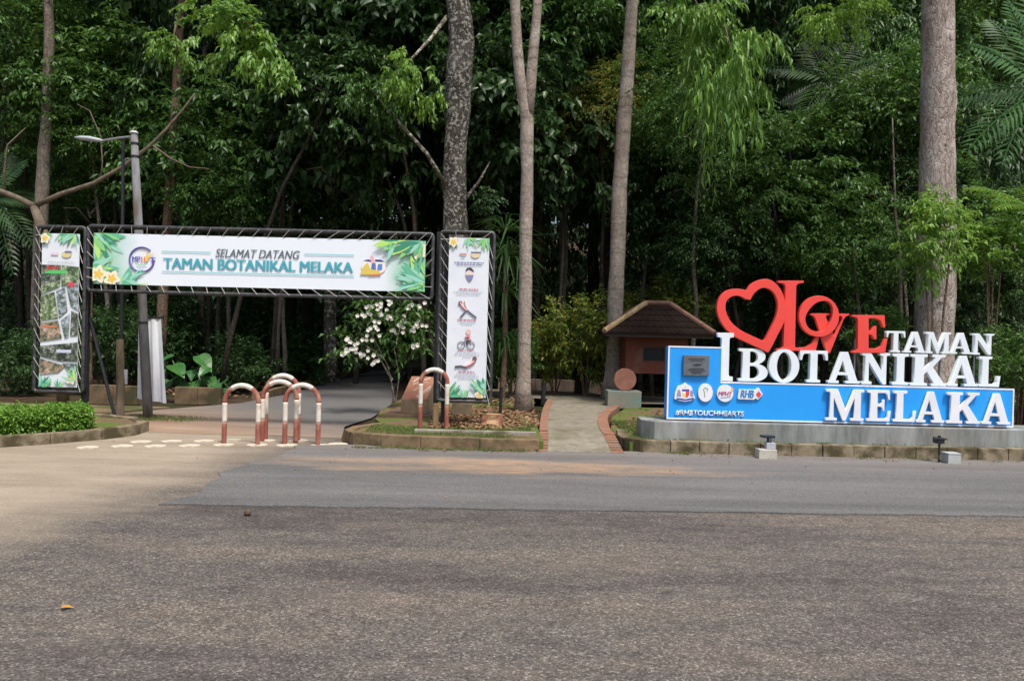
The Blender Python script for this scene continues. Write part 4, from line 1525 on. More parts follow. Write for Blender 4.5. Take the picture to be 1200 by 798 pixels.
def poster_stand(label, fx0, fx1, fyt, fyb, shx0, shx1, syt, syb, posts, seed, ground):
    xm = 0.5 * (fx0 + fx1)
    ym = 0.5 * (fyt + fyb)
    x0, x1 = P(fx0, ym, GY).x, P(fx1, ym, GY).x
    z1, z0 = P(xm, fyt, GY).z, P(xm, fyb, GY).z
    t = thing('poster_stand', label, 'poster stand', (0.5 * (x0 + x1), GY, ground))
    gate_frame(t, x0, x1, z0, z1, GY)
    for (pxl, w_) in posts:
        mb = MB()
        xx = P(pxl, ym, GY).x
        mb.box(xx - w_ / 2, xx + w_ / 2, GY + 0.145, GY + 0.145 + w_, ground - 0.05, z1 + 0.01)
        obj('post', mb, M_black, t, bevel=0.005)
    a0, a1 = P(shx0, ym, GY).x, P(shx1, ym, GY).x
    c1, c0 = P(xm, syt, GY).z, P(xm, syb, GY).z
    y = GY - 0.012
    mb = MB()
    for i in range(4):
        for k in range(16):
            def pt(u, v):
                return (a0 + (a1 - a0) * u, y + 0.004 * math.sin(v * 25) * u * (1 - u), c0 + (c1 - c0) * v)
            mb.quad(pt(i / 4, k / 16), pt((i + 1) / 4, k / 16), pt((i + 1) / 4, (k + 1) / 16), pt(i / 4, (k + 1) / 16))
    s_o = obj('poster_sheet', mb, sheet_vinyl('poster_vinyl'), t, flip=False)
    rg = random.Random(seed)
    mb = MB()
    lacing(mb, [(a0, c0), (a0, c1)], [(x0 + 0.01, c0 + 0.1), (x0 + 0.01, c1 + 0.1)], 12, GY - 0.02, rg)
    lacing(mb, [(a1, c1), (a1, c0)], [(x1 - 0.01, c1 - 0.12), (x1 - 0.01, c0 - 0.12)], 12, GY - 0.02, rg)
    lacing(mb, [(a0, c1), (a1, c1)], [(x0 + .03, z1), (x1 - .03, z1)], 3, GY - 0.02, rg)
    mb.tube([(x0, GY - 0.03, c1 - 0.03), (a0, GY - 0.02, c1 - 0.03)], 0.006, 5)
    obj('lacing_rope', mb, M_rope, t)
    return t, s_o, (a0, a1, c0, c1)


# --- poster stand beside the kerb island
IG = IZ - 0.02
st, so, (a0, a1, c0, c1) = poster_stand('tall white poster in a black frame with exercise pictures, beside the forked tree', 514.5, 577, 272, 470, 524.5, 571.5, 279, 465.5, ((511.5, 0.075), (520.5, 0.06)), 31, IG)
PW, PH = a1 - a0, c1 - c0


def uv(u, v):
    """u 0..1 across, v 0..1 from the top down"""
    return (a0 + PW * u, c1 - PH * v)


def pbox(add_, u0, u1, v0, v1, color, cn, lay=1, name='print'):
    p, q = uv(u0, v1), uv(u1, v0)
    return add_([(p[0], p[1]), (q[0], p[1]), (q[0], q[1]), (p[0], q[1])], color, cn, lay, name)


yy = GY - 0.024


def stroke(parent, pts, r, color, cn, lay=0, name='figure_print'):
    mb = MB()
    mb.tube([(uv(u, v)[0], yy - 0.001 * lay, uv(u, v)[1]) for u, v in pts], r, 6)
    return obj(name, mb, flat(color, cn), parent)


add = stand_art(so, yy)


def lines_print(rows, color, cn, parent, seed):
    """rows of fine print, too small to read"""
    rg = random.Random(seed)
    mb = MB()
    for (v, u0, u1, h) in rows:
        u = u0
        while u < u1:
            l = rg.uniform(0.03, 0.09)
            p, q = uv(u, v + h), uv(min(u + l, u1), v)
            mb.quad((p[0], yy, p[1]), (q[0], yy, p[1]), (q[0], yy, q[1]), (p[0], yy, q[1]))
            u += l + 0.018
    return obj('fine_print', mb, flat(color, cn), parent)


lines_print([(.152, .14, .88, .007), (.165, .20, .82, .006)], (0.16, 0.18, 0.35), 'printnavy', so, 1)
lines_print([(.318, .28, .50, .007), (.51, .25, .72, .008), (.70, .28, .68, .006), (.835, .30, .70, .007)], (0.55, 0.18, 0.22), 'printred', so, 2)
lines_print([(.335, .14, .86, .005), (.350, .2, .8, .005), (.525, .3, .7, .005), (.538, .35, .62, .005), (.715, .22, .8, .005), (.728, .2, .82, .005), (.742, .4, .6, .005), (.85, .25, .75, .005), (.864, .2, .8, .005), (.878, .3, .7, .005)], (0.45, 0.47, 0.55), 'printgrey', so, 3)
lines_print([(.318, .52, .76, .009)], (0.70, 0.22, 0.25), 'printpink', so, 4)
# two emblems at the head
pbox(add, .26, .44, .098, .108, (0.55, 0.25, 0.25), 'faded', 1)
pbox(add, .30, .40, .120, .126, (0.2, 0.35, 0.5), 'fadedblue', 1)
p = uv(.66, .105)
add(ell(p[0], p[1], .07, .05), (0.70, 0.60, 0.35), 'straw', 1, 'emblem_print')
pbox(add, .55, .80, .086, .096, (0.15, 0.16, 0.25), 'inkblue', 2)
# masked face
p = uv(.52, .225)
add(ell(p[0], p[1], .062, .085), (0.78, 0.62, 0.55), 'skin', 1, 'figure_print')
add([uv(*q) for q in ((.42, .205), (.46, .187), (.56, .185), (.63, .205), (.63, .215), (.50, .200), (.44, .212))], (0.05, 0.05, 0.08), 'hair', 2, 'figure_print')
add([uv(*q) for q in ((.43, .232), (.63, .232), (.58, .262), (.53, .272), (.48, .262))], (0.20, 0.22, 0.42), 'mask', 3, 'figure_print')
# stretching figure
stroke(so, [(.30, .405), (.36, .43), (.48, .455)], .016, (0.72, 0.35, 0.38), 'pinkshirt')
stroke(so, [(.42, .395), (.45, .425), (.50, .45)], .013, (0.78, 0.55, 0.48), 'skin2', 1)
stroke(so, [(.47, .450), (.40, .475), (.32, .497)], .013, (0.14, 0.16, 0.22), 'leggings', 1)
stroke(so, [(.49, .452), (.60, .475), (.72, .497)], .013, (0.14, 0.16, 0.22), 'leggings', 1)
p = uv(.31, .41)
add(ell(p[0], p[1], .03, .035), (0.16, 0.10, 0.09), 'hairbrown', 3, 'figure_print')
# cyclist
for u in (.36, .60):
    p = uv(u, .672)
    mb = MB()
    mb.tube([(p[0] + .055 * math.cos(2 * PI * k / 20), yy, p[1] + .055 * math.sin(2 * PI * k / 20)) for k in range(21)], .006, 5)
    obj('figure_print', mb, flat((0.16, 0.17, 0.20), 'tyre'), so)
stroke(so, [(.36, .672), (.44, .645), (.58, .648), (.60, .672)], .006, (0.3, 0.3, 0.32), 'bike', 1)
stroke(so, [(.56, .645), (.54, .615), (.46, .625)], .022, (0.62, 0.18, 0.22), 'jersey', 1)
stroke(so, [(.60, .640), (.50, .645), (.50, .668)], .014, (0.06, 0.06, 0.09), 'hair', 2)
p = uv(.53, .588)
add(ell(p[0], p[1], .04, .045), (0.72, 0.50, 0.46), 'skin3', 2, 'figure_print')
# figure doing sit-ups
stroke(so, [(.22, .808), (.36, .803), (.50, .813)], .016, (0.10, 0.09, 0.11), 'mat', 1)
stroke(so, [(.48, .806), (.60, .793), (.70, .772)], .022, (0.75, 0.34, 0.36), 'shirtpink', 1)
p = uv(.70, .757)
add(ell(p[0], p[1], .035, .04), (0.20, 0.10, 0.09), 'hairbrown2', 3, 'figure_print')
foliage_print(so, GY - 0.018, [(a0, c1, .24, R(-45), 12, [(a0 + .07, c1 - .07, .09)]), (a0 + .3, c1, .22, R(-60), 10, []), (a1 - .05, c1, .22, R(-120), 10, []),
                               (a0 + .05, c0, .26, R(40), 12, []), (a0 + .3, c0, .16, R(80), 12, []), (a1, c0 + .1, .35, R(115), 14, [(a1 - .08, c0 + .16, .09), (a1 - .10, c0 + .05, .08)])],
              (a0, a1, c0, c1), 9)

# --- poster stand behind the hedge: a photo collage
st2, so2, (a0, a1, c0, c1) = poster_stand('tall photo collage poster in a black frame with a slanted brace, behind the clipped hedge', 41.5, 98.5, 266, 459, 48.5, 92.5, 274, 453.5, ((94, 0.085),), 32, 0.0)
PW, PH = a1 - a0, c1 - c0
mb = MB()
p, q = P(104, 400, GY), P(128.5, 498, GY)
mb.tube([(P(97, 372, GY).x, GY + 0.2, P(97, 372, GY).z), (G(129, 499).x, GY + 0.2, 0.0)], 0.028, 8)
obj('brace', mb, M_black, st2)
add = stand_art(so2, yy)


def photo(name, cols, seed):
    """a blurred colour print: mottled patches"""
    m = bpy.data.materials.new('photo_' + name)
    N, L, b = nodes(m)
    b.inputs['Roughness'].default_value = 0.3
    tc = N.new('ShaderNodeTexCoord')
    mp = N.new('ShaderNodeMapping')
    mp.inputs['Location'].default_value = (seed * 3.1, seed, seed * 1.7)
    L.new(tc.outputs['Object'], mp.inputs['Vector'])
    nz = N.new('ShaderNodeTexNoise')
    nz.inputs['Scale'].default_value = 14
    nz.inputs['Detail'].default_value = 8
    nz.inputs['Roughness'].default_value = 0.75
    L.new(mp.outputs[0], nz.inputs['Vector'])
    r = N.new('ShaderNodeValToRGB')
    el = r.color_ramp.elements
    while len(el) < len(cols):
        el.new(0.5)
    for i, c_ in enumerate(cols):
        el[i].position = 0.40 + 0.24 * i / (len(cols) - 1)
        el[i].color = rgba(c_)
    L.new(nz.outputs['Fac'], r.inputs['Fac'])
    L.new(r.outputs['Color'], b.inputs['Base Color'])
    return m


def pic(pts, cols, seed, lay=1):
    mb = MB()
    mb.poly([(uv(u, v)[0], yy - 0.0015 * lay, uv(u, v)[1]) for u, v in pts])
    o = obj('photo_print', mb, photo(str(seed), cols, seed), so2)
    return o


gr_ = [(0.03, 0.06, 0.03), (0.10, 0.16, 0.07), (0.30, 0.36, 0.22), (0.62, 0.66, 0.60)]
bl_ = [(0.05, 0.08, 0.06), (0.16, 0.20, 0.18), (0.34, 0.40, 0.50), (0.66, 0.68, 0.74)]
dk_ = [(0.02, 0.025, 0.03), (0.05, 0.07, 0.05), (0.16, 0.18, 0.14), (0.50, 0.50, 0.52)]
mx_ = [(0.04, 0.07, 0.04), (0.22, 0.20, 0.14), (0.45, 0.28, 0.20), (0.62, 0.60, 0.58)]
pic([(0, .205), (.52, .205), (.52, .30), (0, .33)], dk_, 1)
pic([(.54, .205), (1, .215), (1, .31), (.54, .345)], gr_, 2)
pic([(0, .335), (.52, .305), (.50, .345), (0, .40)], gr_, 3)
pic([(0, .41), (.36, .38), (.48, .55), (0, .57)], gr_, 4)
pic([(.40, .375), (.64, .35), (.72, .50), (.50, .55)], bl_, 5)
pic([(.68, .345), (1, .325), (1, .50), (.80, .47)], bl_, 6)
pic([(0, .585), (.48, .565), (.58, .68), (0, .705)], mx_, 7)
pic([(.54, .565), (.78, .52), (.76, .67), (.66, .68)], bl_, 8)
pic([(.82, .50), (1, .52), (1, .66), (.80, .665)], dk_, 9)
pic([(0, .735), (1, .705), (1, .83), (.55, .83), (0, .80)], dk_, 10)
pic([(0, .815), (.70, .86), (.5, .905), (0, .92)], mx_, 11)
pic([(.60, .845), (1, .845), (1, .89), (.75, .895)], bl_, 12)
pbox(add, .45, .84, .755, .775, (0.55, 0.58, 0.72), 'haze_lilac', 3, 'photo_print')
pbox(add, .04, .45, .60, .612, (0.55, 0.20, 0.10), 'roofline', 3, 'photo_print')
add([uv(*q) for q in ((.70, .225 + .10), (.84, .31), (.90, .335), (.80, .35))], (0.70, 0.06, 0.10), 'cherry', 3, 'photo_print')
# heading: red script, green band, white letters
p, q = uv(.12, .245), uv(.46, .207)
text('Jom', p[0], q[0], p[1], q[1], yy - 0.006, flat((0.70, 0.05, 0.05), 'scarlet'), so2, bold=0.1, shear=0.2)
pbox(add, .10, .68, .238, .262, (0.10, 0.48, 0.14), 'bandgreen', 3)
p, q = uv(.28, .278), uv(.68, .265)
text('MELAKA', p[0], q[0], p[1], q[1], yy - 0.006, flat((0.20, 0.30, 0.24), 'fern'), so2, bold=0.05)
lines_print([(.183, .18, .88, .005)], (0.45, 0.47, 0.55), 'printgrey', so2, 8)
pbox(add, .25, .44, .122, .140, (0.72, 0.58, 0.70), 'lilac', 1)
p = uv(.66, .135)
add(ell(p[0], p[1], .075, .05), (0.66, 0.56, 0.28), 'straw2', 1, 'emblem_print')
pbox(add, .62, .80, .112, .126, (0.16, 0.17, 0.28), 'inkblue2', 2)
foliage_print(so2, GY - 0.019, [(a0, c1, .22, R(-45), 10, [(a0 + .06, c1 - .08, .09)]), (a0 + .3, c1, .2, R(-70), 10, []), (a1 - .08, c1, .24, R(-120), 12, []),
                                (a0 + .05, c0, .22, R(50), 12, []), (a0 + .3, c0, .14, R(80), 10, []), (a1, c0 + .1, .25, R(115), 10, [(a1 - .08, c0 + .13, .09)])],
              (a0, a1, c0, c1), 19)

# ------------------------------------------------------------------ lamp post, stake, cloth
p0, p1 = G(173.5, 492), P(157, 157, 13.3)
LY = p0.y
p1 = P(157, 157, LY)
lamp = thing('lamp_post', 'grey concrete lamp post with a white lamp head on a short arm, behind the banner', 'lamp post', p0)
mb = MB()
mb.tube([p0, p0.lerp(p1, 0.5), p1], [0.080, 0.074, 0.058], 14)
obj('pole', mb, mat('pole_concrete', (0.22, 0.225, 0.235), (0.14, 0.14, 0.145), 10, 0.9, 0.3, 40, (1, 1, 0.3), c3=(0.10, 0.085, 0.07), s3=3, spec=0.15), lamp, smooth=True)
mb = MB()
h = P(112, 164, LY)
a = P(158, 160, LY)
mb.tube([a, P(140, 162, LY), P(118, 165.5, LY)], 0.022, 8)
obj('arm', mb, M_galv, lamp)
mb = MB()
q = P(88, 161.5, LY)
mb.tube([P(121, 165.5, LY), P(115, 164.5, LY), P(105, 162.8, LY), P(95, 162, LY), P(88, 161.5, LY)], [0.020, 0.034, 0.042, 0.036, 0.014], 12, squash=1.8)
obj('lamp_head', mb, mat('lamp_shell', (0.40, 0.43, 0.48), None, 1, 0.4), lamp, smooth=True)
mb = MB()
t_ = p1 + Vector((0, 0, 0.001))
mb.lathe((t_.x, t_.y, t_.z - 0.01), [(0.05, 0), (0.075, 0.02), (0.05, 0.05), (0.02, 0.06)], 12)
obj('cap', mb, mat('cap_pale', (0.55, 0.55, 0.55), (0.3, 0.3, 0.3), 12, 0.7), lamp)
mb = MB()
for k, f in enumerate((0.34, 0.92, 0.965)):
    c_ = p0.lerp(p1, f)
    mb.tube([c_ - Vector((0, 0, 0.02)), c_ + Vector((0, 0, 0.02))], 0.086 - 0.022 * f, 14)
obj('strap', mb, M_black, lamp)

q0, q1 = G(140, 492), P(140.5, 398, 13.35)
stake = thing('stake', 'weathered wooden stake carrying a thin black pole, beside the lamp post', 'stake', q0)
mb = MB()
mb.tube([q0, q0.lerp(q1, 0.5) + Vector((0.01, 0, 0)), q1], [0.072, 0.066, 0.060], 10, rough=0.08, rng=random.Random(4))
obj('post', mb, mat('wood_weathered', (0.21, 0.17, 0.115), (0.11, 0.085, 0.06), 12, 0.9, 0.5, 40, (1, 1, 0.2), spec=0.15), stake)
mb = MB()
mb.tube([q1 - Vector((0, -0.065, 0.3)), P(144.5, 165, 13.4)], 0.028, 10)
obj('pole', mb, M_black, stake)
mb = MB()
a, b2 = P(144.5, 450, 13.3), P(149.5, 433, 13.3)
mb.box(a.x, b2.x, 13.28, 13.31, a.z, b2.z)
o = obj('notice', mb, mat('notice_white', (0.6, 0.62, 0.66), (0.5, 0.52, 0.56), 8, 0.6), loc=(a.x, 13.3, a.z))
tag(o, 'small white notice board fixed beside the wooden stake', 'notice')

clothY = LY + 0.16
cl = thing('hanging_sheet', 'plain white cloth sheet hanging from a black rod behind the lamp post', 'sheet', P(178, 470, clothY))
mb = MB()
rows = 14
for k in range(rows):
    for i in range(10):
        def pt(u, v):
            xt0, xt1 = 162.5 - 2.8 * v, 189 + 6.3 * v
            yb0, yb1 = 467, 472.5
            top = 373
            xx = xt0 + (xt1 - xt0) * u
            yv = top + (yb0 + (yb1 - yb0) * u - top) * v
            p_ = P(xx, yv, clothY)
            p_.y += 0.035 * math.sin(u * 17 + v * 1.5) * (0.3 + 0.7 * v)
            return tuple(p_)
        mb.quad(pt(i / 10, k / rows), pt((i + 1) / 10, k / rows), pt((i + 1) / 10, (k + 1) / rows), pt(i / 10, (k + 1) / rows))
obj('cloth', mb, mat('cloth_white', (0.80, 0.83, 0.88), (0.72, 0.75, 0.80), 3, 0.8), cl, smooth=True, flip=False)
mb = MB()
mb.tube([P(161, 372.5, clothY), P(190.5, 372.5, clothY)], 0.018, 8)
obj('rod', mb, M_black, cl)

# ------------------------------------------------------------------ arch barriers


def banded(name):
    return {'r': mat('barrier_red', (0.30, 0.090, 0.068), (0.22, 0.07, 0.052), 9, 0.7, 0.2, 30, c3=(0.37, 0.18, 0.12), s3=4),
            'w': mat('barrier_white', (0.72, 0.68, 0.60), (0.58, 0.52, 0.44), 7, 0.6, 0.2, 30, c3=(0.42, 0.28, 0.20), s3=5, t3=(0.55, 0.75))}[name]


def arch(x0, x1, y, h, r, label, ground=0.0, turn=0.0, lean=0.0):
    xm, hw = 0.5 * (x0 + x1), 0.5 * (x1 - x0)
    t = thing('arch_barrier', label, 'barrier', (xm, y, ground), 'red and white arch barriers')
    pts = [(-hw, 0.0)]
    ns = 8
    for k in range(ns + 1):
        pts.append((-hw, (h - hw) * k / ns))
    for k in range(1, 24):
        a_ = PI - PI * k / 24
        pts.append((hw * math.cos(a_), h - hw + hw * math.sin(a_)))
    for k in range(ns + 1):
        pts.append((hw, (h - hw) * (1 - k / ns)))
    pts = pts[1:]
    # lengths along
    s_ = [0]
    for a_, b_ in zip(pts[:-1], pts[1:]):
        s_.append(s_[-1] + math.dist(a_, b_))
    tot = s_[-1]

    def at(s):
        for k in range(len(s_) - 1):
            if s_[k + 1] >= s:
                f = (s - s_[k]) / max(1e-9, s_[k + 1] - s_[k])
                return (pts[k][0] + (pts[k + 1][0] - pts[k][0]) * f, pts[k][1] + (pts[k + 1][1] - pts[k][1]) * f)
        return pts[-1]
    leg = h - hw
    b1 = leg * 0.52
    b2_ = leg * 0.98
    cut = [0, b1, b2_, b2_ + hw * 0.95, tot - b2_ - hw * 0.95, tot - b2_, tot - b1, tot]
    names = ['r', 'w', 'r', 'w', 'r', 'w', 'r']
    for i, nm in enumerate(names):
        n_ = 10
        P3 = []
        for k in range(n_ + 1):
            u, v = at(cut[i] + (cut[i + 1] - cut[i]) * k / n_)
            P3.append((xm + u * math.cos(turn), y + u * math.sin(turn) + lean * v, ground + v))
        mb = MB()
        mb.tube(P3, r, 14, cap=True)
        o_ = obj('band', mb, banded(nm), t, smooth=False)
        for pl_ in o_.data.polygons:
            pl_.use_smooth = len(pl_.vertices) == 4
        o_['label'] = {'r': 'faded red band', 'w': 'chalky white band'}[nm]
    mb = MB()
    for u in (-hw, hw):
        mb.lathe((xm + u * math.cos(turn), y + u * math.sin(turn), ground), [(r * 1.9, -0.01), (r * 1.9, 0.008), (r * 1.2, 0.012)], 16)
    return t


def archpx(xa, xb, yb, yt, label, ground=0.0, **k):
    a_ = G(xa, yb, ground)
    Y_ = a_.y
    b_ = P(xb, yb, Y_)
    top = P(0.5 * (xa + xb), yt, Y_)
    return arch(a_.x, b_.x, Y_, top.z - ground, 0.033, label, ground, **k)


archpx(262.5, 302, 520, 451.5, 'red and white arch barrier standing apart on the hedge side of its cluster')
archpx(311, 349, 515, 440, 'tallest red and white arch barrier, at the back of its cluster')
archpx(307, 346.5, 517.5, 447, 'red and white arch barrier in the middle of its cluster, in front of the tallest')
archpx(333.5, 372.5, 520.5, 451, 'red and white arch barrier at the front of its cluster, nearest the kerb island')
archpx(492, 523, 503, 433, 'lone red and white arch barrier on the island in front of the exercise poster', IG)

# painted discs on the driveway
M_disc = mat('disc_paint', (0.62, 0.57, 0.47), (0.45, 0.40, 0.31), 9, 0.8, c3=(0.34, 0.28, 0.2), s3=5, t3=(0.5, 0.7))
rg = random.Random(8)
for (x, y) in ((103, 524.5), (143, 523), (182, 523), (222, 522.5), (262, 521.5), (301, 521.5), (336, 522), (376, 522), (396, 520.5), (165, 518), (201, 517.3), (239, 517), (271, 516), (311, 516.5), (349, 516.5)):
    c_ = G(x, y)
    mb = MB()
    n_ = 18
    ring_ = [(c_.x + 0.135 * math.cos(2 * PI * k / n_) * rg.uniform(0.93, 1.05), c_.y + 0.135 * math.sin(2 * PI * k / n_) * rg.uniform(0.93, 1.05)) for k in range(n_)]
    mb.prism(ring_, -0.004, 0.008)
    o = obj('ground_disc', mb, M_disc, loc=(c_.x, c_.y, 0))
    tag(o, 'chalky white disc set in the driveway around the arch barriers', 'ground disc', 'white discs across the driveway')

# ------------------------------------------------------------------ things on the island
# slanted information plinth
info = thing('information_plinth', 'slanted reddish brown information plinth with white drawing, behind the lone arch barrier', 'plinth', (P(488, 480, 13.6).x, 13.6, IG))
IY = 13.4
f = lambda x, y, Y: P(x, y, Y)
A_ = [P(470.5, 476, IY), P(499, 478, IY)]
z_bot = A_[0].z
x0, x1 = P(470, 470, IY).x, P(500, 470, IY).x
mb = MB()
zb, zf, zk = IG + 0.06, P(485, 468, IY).z, P(492, 441, IY + 0.55).z
sk = 0.10
mb.v += [(x0, IY, zb), (x1, IY, zb), (x1 + sk, IY + 0.6, zb), (x0 + sk, IY + 0.6, zb), (x0, IY, zf), (x1, IY, zf), (x1 + sk, IY + 0.55, zk), (x0 + sk, IY + 0.55, zk)]
mb.f += [(0, 3, 2, 1), (4, 5, 6, 7), (0, 1, 5, 4), (1, 2, 6, 5), (2, 3, 7, 6), (3, 0, 4, 7)]
obj('block', mb, mat('plinth_tan', (0.30, 0.22, 0.14), (0.20, 0.14, 0.09), 7, 0.9, 0.3, 40), info, bevel=0.006)
mb = MB()
nrm_ = (Vector((x1, IY, zf)) - Vector((x0, IY, zf))).cross(Vector((x0 + sk, IY + 0.55, zk)) - Vector((x0, IY, zf))).normalized()
lift = nrm_ * 0.004


def ip(u, v, k=1):
    a_ = Vector((x0, IY, zf)).lerp(Vector((x1, IY, zf)), u)
    b_ = Vector((x0 + sk, IY + 0.55, zk)).lerp(Vector((x1 + sk, IY + 0.55, zk)), u)
    return a_.lerp(b_, v) + nrm_ * 0.004 * k


mb.quad(ip(0.02, 0.02), ip(0.98, 0.02), ip(0.98, 0.98), ip(0.02, 0.98))
face = obj('panel', mb, mat('panel_rust', (0.36, 0.15, 0.085), (0.27, 0.115, 0.07), 7, 0.6), info)
mb = MB()
mb.tube([ip(.55, .1, 2), ip(.95, .55, 2)], 0.010, 5)
mb.tube([ip(.62, .08, 2), ip(.98, .45, 2)], 0.006, 5)
mb.tube([ip(.2, .62, 2), ip(.45, .75, 2), ip(.8, .70, 2)], 0.008, 5)
mb.tube([ip(.15, .72, 2), ip(.35, .9, 2), ip(.6, .82, 2), ip(.8, .92, 2)], 0.012, 5)
mb.tube([ip(.3, .35, 2), ip(.55, .52, 2)], 0.006, 5)
obj('drawing', mb, flat((0.62, 0.55, 0.48), 'chalk'), face)
mb = MB()
mb.box(x0 - 0.25, x1 + 0.15, IY - 0.12, IY + 0.7, IG - 0.05, IG + 0.055)
obj('step', mb, mat('step_brown', (0.21, 0.13, 0.085), (0.13, 0.085, 0.055), 7, 0.9, 0.3, 40), info, bevel=0.01)

mb = MB()
g = G(510, 501, IG)
mb.tube([g, P(511, 473, g.y)], 0.045, 9, rough=0.05, rng=random.Random(3))
o = obj('timber_post', mb, mat('timber_pale', (0.38, 0.27, 0.13), (0.26, 0.18, 0.09), 9, 0.9, 0.4, 40, (1, 1, 0.2)), loc=g)
tag(o, 'short pale timber post just behind the lone arch barrier', 'post')
mb = MB()
g = G(541, 488, IG)
mb.box(g.x - 0.17, g.x + 0.17, g.y, g.y + 0.25, IG - 0.03, IG + 0.24)
o = obj('concrete_footing', mb, mat('footing', (0.22, 0.17, 0.11), (0.13, 0.10, 0.065), 7, 0.95, 0.4, 40), bevel=0.012, loc=(g.x, g.y, IG))
tag(o, 'brownish concrete footing block under the exercise poster', 'footing')
# sawn stump
g = G(575, 499, IG)
stump = thing('tree_stump', 'broken reddish tree stump lying in leaf litter beside the exercise poster', 'stump', g)
rgs = random.Random(15)
mb = MB()
prof = [(0.23, 0.0), (0.205, 0.06), (0.19, 0.12), (0.185, 0.185)]
mb.tube([(g.x, g.y + 0.12, g.z + z - 0.02) for r_, z in prof], [r_ for r_, z in prof], 11, rough=0.13, rng=rgs)
obj('bark', mb, mat('stump_bark', (0.30, 0.14, 0.075), (0.19, 0.085, 0.05), 8, 0.9, 0.6, 30, (1, 1, 0.3), c3=(0.42, 0.27, 0.15), s3=3, t3=(0.5, 0.6)), stump)
mb = MB()
mb.disc((g.x, g.y + 0.12, g.z + 0.173), 0.15, 14)
obj('cut_face', mb, mat('stump_wood', (0.44, 0.27, 0.16), (0.33, 0.18, 0.10), 12, 0.9), stump)

# black stakes and bollards by the low wall
for k, (x, yb, yt, w_, Y_, lab) in enumerate(((586, 492, 455, 0.03, 14.2, 'thin black stake between the exercise poster and the forked tree'),
                                              (636, 482, 449, 0.05, 16.5, 'slim black stake just beside the forked tree'))):
    b_ = P(x, yb, Y_)
    mb = MB()
    mb.tube([(b_.x, Y_, IG - 0.02), (b_.x + 0.01, Y_, P(x, yt, Y_).z)], w_, 8)
    mb.tube([(b_.x + 0.01, Y_, P(x, yt, Y_).z), (b_.x + 0.01, Y_, P(x, yt, Y_).z + 0.02)], w_ * 1.3, 8)
    tag(obj('stake', mb, M_black, loc=(b_.x, Y_, IG)), lab, 'stake')
b_ = P(681, 472, 19.2)
mb = MB()
mb.box(b_.x - 0.15, b_.x + 0.15, 19.2, 19.5, IG - 0.02, P(681, 441, 19.2).z)
tag(obj('pillar', mb, M_trunk_dark, bevel=0.02, loc=(b_.x, 19.2, IG)), 'squat black pillar below the yellowish shrubs, before the low wall', 'pillar')

# ------------------------------------------------------------------ kiosk
KY = 17.0
kx0, kx1 = P(733, 420, KY).x, P(806, 420, KY).x
kiosk = thing('kiosk', 'small terracotta kiosk with brown tiled hip roof, partly behind the blue sign', 'kiosk', (0.5 * (kx0 + kx1), KY, IZ))
kd = 1.3
mb = MB()
zl = P(770, 438, KY).z
zt = P(770, 386, KY).z
wz0, wz1 = P(770, 424, KY).z, P(770, 406, KY).z
wx0, wx1 = P(753, 415, KY).x, P(780, 415, KY).x
# front wall with a window hole, side and rear walls
mb.box(kx0, wx0, KY, KY + 0.09, zl, zt)
mb.box(wx1, kx1, KY, KY + 0.09, zl, zt)
mb.box(wx0 + 0.001, wx1 - 0.001, KY, KY + 0.09, zl, wz0)
mb.box(wx0 + 0.001, wx1 - 0.001, KY, KY + 0.09, wz1, zt)
mb.box(kx0, kx0 + 0.09, KY + 0.091, KY + kd, zl, zt)
mb.box(kx1 - 0.09, kx1, KY + 0.091, KY + kd, zl, zt)
mb.box(kx0 + 0.091, kx1 - 0.091, KY + kd - 0.09, KY + kd, zl, zt)
mb.box(kx0 + 0.091, kx1 - 0.091, KY + 0.091, KY + kd - 0.091, zl, zl + 0.06)
obj('wall', mb, M_terra_shaded, kiosk)
mb = MB()
mb.box(wx0 + 0.03, wx1 - 0.03, KY + 0.04, KY + 0.05, wz0 + 0.03, wz1 - 0.03)
wf = MB()
for bx in ((wx0, wx1, wz0, wz0 + 0.03), (wx0, wx1, wz1 - 0.03, wz1), (wx0, wx0 + 0.03, wz0 + .031, wz1 - .031), (wx1 - 0.03, wx1, wz0 + .031, wz1 - .031)):
    wf.box(bx[0] + .002, bx[1] - .002, KY + 0.02, KY + 0.07, bx[2] + .002, bx[3] - .002)
wfo = obj('window', wf, mat('window_wood', (0.07, 0.035, 0.025), None, 1, 0.6), kiosk)
obj('pane', mb, mat('window_glass', (0.015, 0.02, 0.022), None, 1, 0.1), wfo)
for xx in (kx0 + 0.06, kx1 - 0.06):
    mb = MB()
    mb.box(xx - 0.06, xx + 0.06, KY + 0.03, KY + 0.15, IZ - 0.05, zl)
    obj('leg', mb, mat('kiosk_leg', (0.30, 0.20, 0.16), (0.2, 0.13, 0.10), 6, 0.9), kiosk)
for xx in (kx0 + 0.06, kx1 - 0.06):
    mb = MB()
    mb.box(xx - 0.06, xx + 0.06, KY + kd - 0.15, KY + kd - 0.03, IZ - 0.05, zl)
    obj('leg', mb, MATS['kiosk_leg'], kiosk)
# roof: four slopes in stepped courses of tiles
ez = P(770, 391, KY - 0.4).z
ex0, ex1 = P(708, 390, KY - 0.4).x, P(838, 394, KY - 0.4).x
ey0, ey1 = KY - 0.4, KY + kd + 0.4
rz = P(772, 357, KY + kd / 2).z
rx0, rx1 = P(757, 357, KY + kd / 2).x, P(785, 357, KY + kd / 2).x
ry = KY + kd / 2
M_tile = mat('roof_tile_shaded', (0.012, 0.008, 0.007), (0.020, 0.014, 0.012), 5, 0.95, 0.5, 30, c3=(0.016, 0.012, 0.010), s3=3, spec=0.04)  # tile brown darkened to stand for tree shade on the roof
mb = MB()
NC = 5


